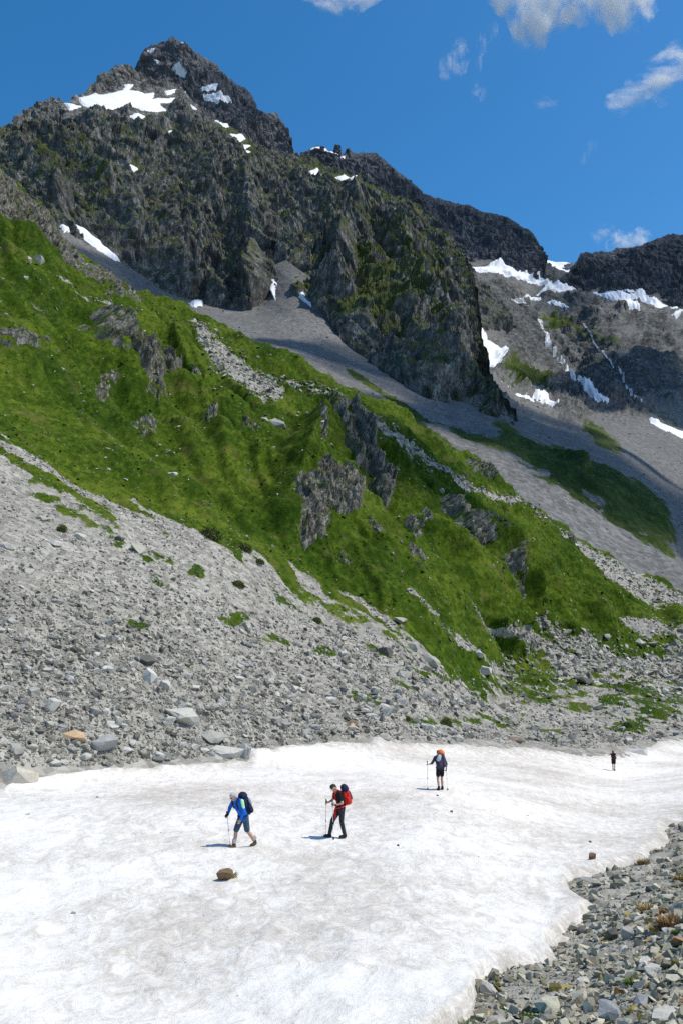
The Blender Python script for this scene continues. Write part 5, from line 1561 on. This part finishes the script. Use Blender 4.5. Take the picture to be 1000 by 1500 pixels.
def pole(origin, top, tip, label):
    root = bpy.data.objects.new("trekking_pole", None); COL.objects.link(root)
    root.location = Vector(origin) + tip
    a, b = top - tip, Vector((0, 0, 0))
    d = a.normalized()
    link("shaft", capsules([(b + d * 0.03, b + d * 0.55, 0.006, 0.007), (b + d * 0.5, a - d * 0.06, 0.009, 0.010)], 8), M_ALU, root)
    link("grip", capsules([(a - d * 0.12, a + d * 0.03, 0.015, 0.018), (a + d * 0.03, a + d * 0.045, 0.022, 0.02)], 10), M_RUBBER, root)
    link("basket", capsules([(b + d * 0.06, b + d * 0.07, 0.034, 0.034)], 12), M_RUBBER, root)
    link("tip", capsules([(b - d * 0.02, b + d * 0.05, 0.004, 0.006)], 6), M_RUBBER, root)
    link("lock", capsules([(b + d * 0.50, b + d * 0.55, 0.013, 0.013)], 8), M_RUBBER, root)
    tag(root, label, "trekking pole", "trekking poles of the hikers")

def backpack(origin, J, f, l, back, lean, w, h, dp, mat, lid_mat, label, extras=()):
    """body behind the chest; back = centre offset backward, lean = up direction of the torso"""
    root = bpy.data.objects.new("backpack", None); COL.objects.link(root)
    base = J['chest'] - f * back
    root.location = Vector(origin) + base
    up = (J['neck'] - J['pelvis']).normalized() if lean is None else lean
    bk = up.cross(l).normalized()          # horizontal-ish
    if bk.dot(f) > 0: bk = -bk
    body = []
    for a in (-1, 1):
        for b in (-1, 1):
            body.append((l * a * (w / 2 - 0.08) + bk * b * (dp / 2 - 0.08) - up * (h / 2 - 0.09), l * a * (w / 2 - 0.09) + bk * b * (dp / 2 - 0.08) + up * (h / 2 - 0.10), 0.085, 0.08))
    body.append((-up * (h / 2 - 0.12), up * (h / 2 - 0.1), 0.10, 0.10))
    grown("pack_body", body, mat, root, 0.014, 3)
    lt = up * (h / 2)
    grown("lid", [(lt + l * (w / 2 - 0.11), lt - l * (w / 2 - 0.11), 0.10, 0.10), (lt + bk * 0.04 + l * 0.05, lt + bk * 0.04 - l * 0.05, 0.11, 0.11)], lid_mat, root, 0.014, 3)
    for s_, key in ((1, 'shL'), (-1, 'shR')):
        sh = J[key] - base
        sh = sh.lerp(J['neck'] - base, 0.42)
        pts = [lt * 0.75 + l * 0.08 * s_ - bk * dp * 0.3, sh + up * 0.085, sh - bk * 0.13 - up * 0.03, sh - bk * 0.15 - up * 0.18, J['pelvis'].lerp(J['chest'], 0.35) - base + l * 0.16 * s_ + bk * 0.02]
        grown("strap", [(pts[i], pts[i + 1], 0.02, 0.02) for i in range(4)], mat, root, 0.010, 2)
    bl = J['pelvis'] - base + up * 0.05
    ring = [bl + (math.cos(t) * -bk) * 0.155 + math.sin(t) * l * 0.205 for t in [2 * math.pi * k / 12 for k in range(13)]]
    grown("hip_belt", [(ring[i], ring[i + 1], 0.022, 0.022) for i in range(12)], mat, root, 0.012, 1)
    for s_ in (-1, 1):
        c = l * s_ * (w / 2 + 0.015) - up * h * 0.18
        grown("side_pocket", [(c - up * 0.09, c + up * 0.08, 0.05, 0.045)], mat, root, 0.012, 2)
    for nm, caps, mt in extras:
        grown(nm, [(l * a[0][1] + bk * a[0][0] + up * a[0][2], l * a[1][1] + bk * a[1][0] + up * a[1][2], a[2], a[3]) for a in caps], mt, root, 0.013, 3)
    tag(root, label, "backpack", "backpacks of the hikers")

def g_at(u_, v_):
    return Vector(sn.at(u_, v_))

# first hiker: blue jacket, leaning forward, towards the camera and to the left
o1 = g_at(355, 1249.5)
J1 = dict(pelvis=(0, 0, .90), chest=(.17, 0, 1.22), neck=(.27, 0, 1.42), head=(.385, 0, 1.50), shL=(.21, .19, 1.37), shR=(.23, -.19, 1.37),
          elL=(.17, .27, 1.09), wrL=(.27, .25, .86), haL=(.33, .23, .75), elR=(.30, -.31, 1.14), wrR=(.37, -.29, .98), haR=(.43, -.27, .93),
          hipL=(0, .09, .87), hipR=(.02, -.09, .87), knL=(-.07, .10, .49), anL=(-.35, .09, .13), toL=(-.22, .10, .045), knR=(.21, -.09, .49), anR=(.27, -.09, .09), toR=(.42, -.10, .045))
def extra1(J, f, l, hf, hu):
    a, b = J['shL'], J['elL']
    H = J['head']
    return [("shoulder_panel", [(a + l * 0.03 + Vector((0, 0, .012)), a.lerp(b, 0.62) + l * 0.022, 0.062, 0.052)], M_NEON),
            ("shoulder_panel", [(J['shR'].lerp(J['neck'], 0.3) + Vector((0, 0, .03)), J['shR'] + Vector((0, 0, .012)), 0.05, 0.064)], M_NEON),
            ("sunglasses", [(H + l * 0.05 + hf * 0.088 + hu * 0.012, H - l * 0.05 + hf * 0.088 + hu * 0.012, 0.016, 0.016)], M_EYE),
            ("glove", [(J['wrR'].lerp(J['haR'], 0.2), J['haR'] + (J['haR'] - J['wrR']) * 0.4, 0.045, 0.050)], M_BLACK)]
Jw, f1, l1 = person(J1, o1, (-.78, -.62), "hiker in a bright blue jacket and slate shorts leaning forward on a pole",
    dict(top=M_BLUE, top_name="jacket", sleeve='long', long_top=True, low=M_SLATE, low_name="shorts", hem=0.92, boot=M_BOOT, sock=M_SOCK, extra=extra1), 0.62, M_HAIR_G)
backpack(o1, Jw, f1, l1, 0.235, None, 0.33, 0.60, 0.26, M_NAVY, M_NAVY, "dark navy backpack on the blue-jacketed hiker",
         [("bottle", [((.10, .17, .02), (.10, .17, .16), .042, .042)], M_GREYC)])
pole(o1, Jw['haR'] + Vector((0, 0, .06)), Vector((-.385, .02, -.02)), "trekking pole planted before the blue-jacketed hiker")

# second hiker: dark clothes, red pack, walking left
o2 = g_at(494, 1236)
J2 = dict(pelvis=(-.12, 0, .92), chest=(-.05, 0, 1.25), neck=(.03, 0, 1.45), head=(.14, 0, 1.55), shL=(-.02, .18, 1.39), shR=(0, -.18, 1.39),
          elL=(-.10, .25, 1.10), wrL=(.12, .21, 1.05), haL=(.21, .18, 1.07), elR=(.10, -.26, 1.13), wrR=(.27, -.16, 1.07), haR=(.35, -.13, 1.08),
          hipL=(-.12, .09, .89), hipR=(-.10, -.09, .89), knL=(-.11, .10, .50), anL=(-.21, .10, .10), toL=(-.06, .11, .045), knR=(.14, -.09, .52), anR=(.24, -.10, .10), toR=(.40, -.11, .05))
def extra2(J, f, l, hf, hu):
    p = J['pelvis'] + f * 0.13
    return [("tied_sleeve", [(p + Vector((0, 0, .10)), p + f * 0.07 - Vector((0, 0, .12)), 0.035, 0.05), (p + f * 0.07 - Vector((0, 0, .12)), p + f * 0.05 + l * 0.02 - Vector((0, 0, .30)), 0.05, 0.035)], M_RED),
            ("watch", [(J['wrL'] - (J['haL'] - J['wrL']) * 0.25, J['wrL'] - (J['haL'] - J['wrL']) * 0.05, 0.036, 0.036)], M_BLACK)]
Jw, f2, l2 = person(J2, o2, (-.97, -.24), "bare-armed hiker in dark trousers and black shirt looking down, carrying a red pack",
    dict(top=M_BLACK, top_name="shirt", sleeve='short', low=M_CHAR, low_name="trousers", hem=1.92, boot=M_BOOT_D, extra=extra2), 0.70, M_HAIR_B)
backpack(o2, Jw, f2, l2, 0.235, None, 0.32, 0.50, 0.26, M_RED, M_NAVY, "red backpack with dark blue lid on the dark-clothed hiker",
         [("blue_top", [((.02, .06, .30), (.02, -.06, .30), .12, .12)], M_NAVY), ("back_panel", [((.13, 0, .12), (.13, 0, -.08), .05, .07)], M_NAVY)])
pole(o2, Jw['haL'] + Vector((0, 0, .05)), f2 * .20 + l2 * .30 + Vector((0, 0, -.02)), "near trekking pole of the dark-clothed hiker, slanting past the knee")
pole(o2, Jw['haR'] + Vector((0, 0, .05)), f2 * .34 - l2 * .22 + Vector((0, 0, -.02)), "far trekking pole of the dark-clothed hiker, standing upright")

# third hiker: seen from behind, orange roll on the pack
o3 = g_at(645, 1164)
J3 = dict(pelvis=(0, 0, .92), chest=(.07, 0, 1.25), neck=(.12, 0, 1.46), head=(.19, 0, 1.58), shL=(.09, .19, 1.40), shR=(.09, -.19, 1.40),
          elL=(.06, .36, 1.16), wrL=(.18, .46, 1.10), haL=(.24, .52, 1.11), elR=(.04, -.31, 1.13), wrR=(.10, -.33, .92), haR=(.14, -.33, .84),
          hipL=(0, .09, .89), hipR=(0, -.09, .89), knL=(.03, .11, .49), anL=(-.08, .11, .11), toL=(.07, .13, .045), knR=(.10, -.10, .50), anR=(.08, -.11, .10), toR=(.23, -.13, .045))
Jw, f3, l3 = person(J3, o3, (-.22, .975), "hiker seen from behind in black shorts under a dark pack with orange top",
    dict(top=M_PURPLE, top_name="shirt", sleeve='mid', low=M_BLACK, low_name="shorts", hem=0.62, boot=M_BOOT_D, extra=lambda *a: []), 0.35, M_HAIR_B)
backpack(o3, Jw, f3, l3, 0.245, None, 0.36, 0.52, 0.26, M_PURPLE, M_PURPLE, "dark violet backpack topped by an orange bag and a pale roll",
         [("orange_bag", [((-.02, -.05, .36), (-.02, -.01, .40), .145, .14)], M_ORANGE), ("pale_roll", [((.10, .16, .10), (.10, .10, .22), .10, .09)], M_GREYC)])
pole(o3, Jw['haL'] + Vector((0, 0, .08)), f3 * .22 + l3 * .53 + Vector((0, 0, -.02)), "trekking pole held out by the orange-topped hiker")
pole(o3, Jw['haR'] + Vector((0, 0, .08)), f3 * -.10 - l3 * .30 + Vector((0, 0, -.02)), "second trekking pole of the orange-topped hiker, hanging beside the leg")

# fourth hiker: far away, from behind
o4 = g_at(898, 1132)
J4 = dict(pelvis=(0, 0, .93), chest=(.05, 0, 1.26), neck=(.08, 0, 1.47), head=(.12, 0, 1.60), shL=(.06, .19, 1.41), shR=(.06, -.19, 1.41),
          elL=(.05, .40, 1.33), wrL=(.14, .26, 1.47), haL=(.16, .19, 1.53), elR=(.05, -.38, 1.30), wrR=(.14, -.25, 1.45), haR=(.16, -.18, 1.50),
          hipL=(0, .09, .90), hipR=(0, -.09, .90), knL=(.13, .07, .52), anL=(.10, .06, .16), toL=(.25, .06, .10), knR=(.02, -.07, .50), anR=(-.04, -.05, .10), toR=(.11, -.06, .045))
Jw, f4, l4 = person(J4, o4, (.12, .99), "farthest hiker, small, in black shorts with both hands raised to the shoulder straps",
    dict(top=M_MAROON, top_name="shirt", sleeve='none', voxel=0.016, low=M_BLACK, low_name="shorts", hem=0.6, boot=M_BOOT_D, extra=lambda J, f, l, hf, hu: [("cap", [(J['head'] + hu * 0.04, J['head'] + hu * 0.06, 0.10, 0.095)], M_RED)]), 0.15, M_HAIR_B)
backpack(o4, Jw, f4, l4, 0.225, None, 0.32, 0.42, 0.22, M_MAROON, M_BLACK, "dark maroon backpack on the farthest hiker")

# ------------------------------------------------------------------ clouds
def cloud(name, blobs, label, density, thr, soft, scale, seed, stretch=(1, 1, 1), rot=(0, 0, 0), even=False, group="white fair-weather clouds"):
    """blobs: (centre, (rx, ry, rz)) in metres"""
    me = bpy.data.meshes.new(name)
    bm = bmesh.new()
    size = max(max(r) for c, r in blobs)
    for c, r in blobs:
        bmesh.ops.create_icosphere(bm, subdivisions=3, radius=1.0, matrix=Matrix.Translation(c) @ Matrix.Diagonal((*r, 1)))
    bm.to_mesh(me); bm.free()
    t = bpy.data.objects.new("tmp", me); COL.objects.link(t)
    m = t.modifiers.new("r", 'REMESH'); m.mode = 'VOXEL'; m.voxel_size = size / 9
    me2 = bpy.data.meshes.new_from_object(t.evaluated_get(DG()))
    bpy.data.objects.remove(t); bpy.data.meshes.remove(me)
    n = len(me2.vertices); co = np.empty(n * 3, np.float32); me2.vertices.foreach_get("co", co); co = co.reshape(-1, 3)
    nr = np.empty(n * 3, np.float32); me2.vertices.foreach_get("normal", nr); nr = nr.reshape(-1, 3)
    co += nr * (fbm(co / np.float32(size * 0.6) + seed, 4)[:, None] * size * 0.30).astype(np.float32)
    me2.vertices.foreach_set("co", co.ravel()); me2.update()
    me2.materials.clear()
    M = Mat(name + "_vapour")
    M.t.nodes.remove(M.b)
    vol = M.node("ShaderNodeVolumePrincipled", {"Color": (1, 1, 1), "Anisotropy": 0.0})
    if even:
        vol.inputs["Density"].default_value = density
    else:
        base = M.map(scale=stretch, rot=rot)
        nz = M.noise(1.0 / scale, 6, 0.62, vec=base, dist=0.5)
        fall = None
        for c, r in blobs:
            q = M.node("ShaderNodeMapping", {"Vector": M.tc, "Location": tuple(-c[i] / r[i] for i in range(3)), "Scale": tuple(1.0 / r[i] for i in range(3))}).outputs[0]
            l_ = M.math('SUBTRACT', 1.0, M.node("ShaderNodeVectorMath", {0: q}, operation='LENGTH').outputs["Value"])
            fall = l_ if fall is None else M.math('MAXIMUM', fall, l_)
        x = M.math('ADD', M.math('MULTIPLY', M.math('SUBTRACT', nz, 0.5), 6.0), M.math('MULTIPLY', fall, 1.3))
        M.put(vol.inputs["Density"], M.math('MULTIPLY', M.range(x, thr, thr + soft), density))
    M.t.links.new(vol.outputs[0], M.out.inputs["Volume"])
    me2.name = name
    o = link(name, me2, M.m)
    tag(o, label, "cloud", group)
    return o

def px_blobs(items, y, thick):
    out = []
    for u_, v_, rx, rz in items:
        c = at_depth(u_, v_, y)
        k = y / F_PX * 1.08
        out.append((c, (rx * k, thick * k, rz * k)))
    return out
cloud("cloud", px_blobs([(760, -30, 60, 76), (800, 0, 60, 58), (850, -20, 80, 66), (905, 0, 55, 54), (930, -30, 45, 66), (775, 40, 36, 34)], 4200, 40), "largest white cloud at the top of the sky, ragged below", 0.020, 0.05, 1.6, 150, 1, (1.15, 1.0, 0.7), (0, 0.7, 0))
cloud("cloud", px_blobs([(990, 100, 60, 34), (950, 125, 46, 24), (920, 147, 36, 16), (1040, 90, 60, 44)], 4600, 30), "white cloud streak rising towards the right edge of the sky", 0.018, 0.25, 1.6, 110, 2, (0.6, 1.0, 1.5), (0, 0.6, 0))
cloud("cloud", px_blobs([(495, -6, 64, 26), (470, -12, 40, 24), (525, -14, 40, 24)], 4200, 26), "small white cloud peeping in over the summit side of the sky", 0.016, 0.1, 1.6, 90, 3, (0.7, 1.0, 1.2))
cloud("cloud", px_blobs([(665, 94, 24, 22), (673, 74, 14, 22), (655, 104, 18, 12)], 4400, 16), "small wispy cloud left of the largest cloud", 0.011, 0.3, 1.6, 55, 4, (1.3, 1, 0.6), (0, 0.4, 0))
cloud("cloud", px_blobs([(700, 134, 16, 20), (706, 64, 12, 26), (722, 45, 12, 20), (702, 90, 9, 20)], 4400, 12), "faint torn wisps under the small wispy cloud", 0.005, 0.4, 1.4, 45, 5, (1.4, 1, 0.55), (0, 0.4, 0))
cloud("cloud", px_blobs([(798, 148, 24, 12), (792, 154, 10, 14)], 4400, 10), "single faint wisp in the middle of the sky", 0.004, 0.3, 1.4, 45, 6, (0.6, 1, 1.3), (0, 0.4, 0))
cloud("cloud", px_blobs([(912, 354, 34, 18), (935, 350, 18, 20)], 5200, 14), "white puff rising behind the right dark ridge", 0.022, 0.25, 1.7, 60, 7)
cloud("cloud", px_blobs([(884, 340, 22, 14), (876, 348, 14, 8)], 5200, 10), "small wisp above the notch of the right dark ridge", 0.006, 0.2, 1.4, 50, 8, (0.6, 1, 1.3), (0, 0.5, 0))
cloud("cloud", px_blobs([(866, 212, 10, 14), (860, 222, 9, 14), (853, 234, 8, 12)], 4600, 8), "thin slanting wisp above the glacier notch", 0.004, 0.3, 1.4, 40, 9, (1.5, 1, 0.5), (0, 0.5, 0))

# clouds high over the slopes, beside the picture: they throw the cloud shadows
def shade_cloud(target, dist, rx, ry, rz, depth_, label, seed, extra=()):
    c = Vector(target) + SUN * ((2480 - target[2]) / SUN.z)
    bl = [(c, (rx, ry, rz))] + [(c + Vector(d), r) for d, r in extra]
    cloud("cloud", bl, label, depth_ / (2 * rz / math.sin(SUN_EL)), 0, 0, 1, seed, even=True)
SHADE = [
 (fan.at(838, 700), 900, 75, 90, 26, 4.0, "cloud over the upper tip of the dark grass"),
 (fan.at(935, 722), 900, 235, 255, 40, 5.0, "broad cloud over the dark grass below the scree"),
 (fan.at(930, 575), 1000, 240, 230, 50, 5.0, "broad cloud over the shaded cliffs of the valley head"),
 (mtn.at(620, 560), 900, 130, 150, 36, 1.6, "cloud over the cliff above the scree fan"),
 (fan.at(470, 515), 800, 85, 34, 20, 4.5, "narrow cloud over the middle of the scree fan"),
 (fan.at(200, 415), 800, 90, 130, 30, 3.5, "cloud over the upper end of the scree"),
 (fan.at(770, 610), 800, 110, 120, 28, 2.5, "cloud over the gap under the cliff foot"),
 (wall.at(690, 340), 1300, 420, 240, 70, 0.9, "broad unseen cloud added to shade the dark ridge"),  # out of view, added to dim the sun on the dark ridge
 (wall2.at(960, 410), 1300, 380, 160, 60, 0.9, "broad unseen cloud added to shade the ridge right of the notch"),  # another added cloud, unseen, keeping the right ridge dark
 (peak.at(330, 150), 1200, 180, 200, 60, 0.8, "unseen cloud added to shade the summit wall"),  # unseen, put in only to tone down the summit wall
 (hill.at(612, 676), 420, 34, 30, 10, 3.0, "small cloud scrap over the crest of the grass slope"),
]
for i, (t_, d_, a_, b_, c_, k_, lab) in enumerate(SHADE):
    shade_cloud(t_, d_, a_, b_, c_, k_, lab, 20 + i)
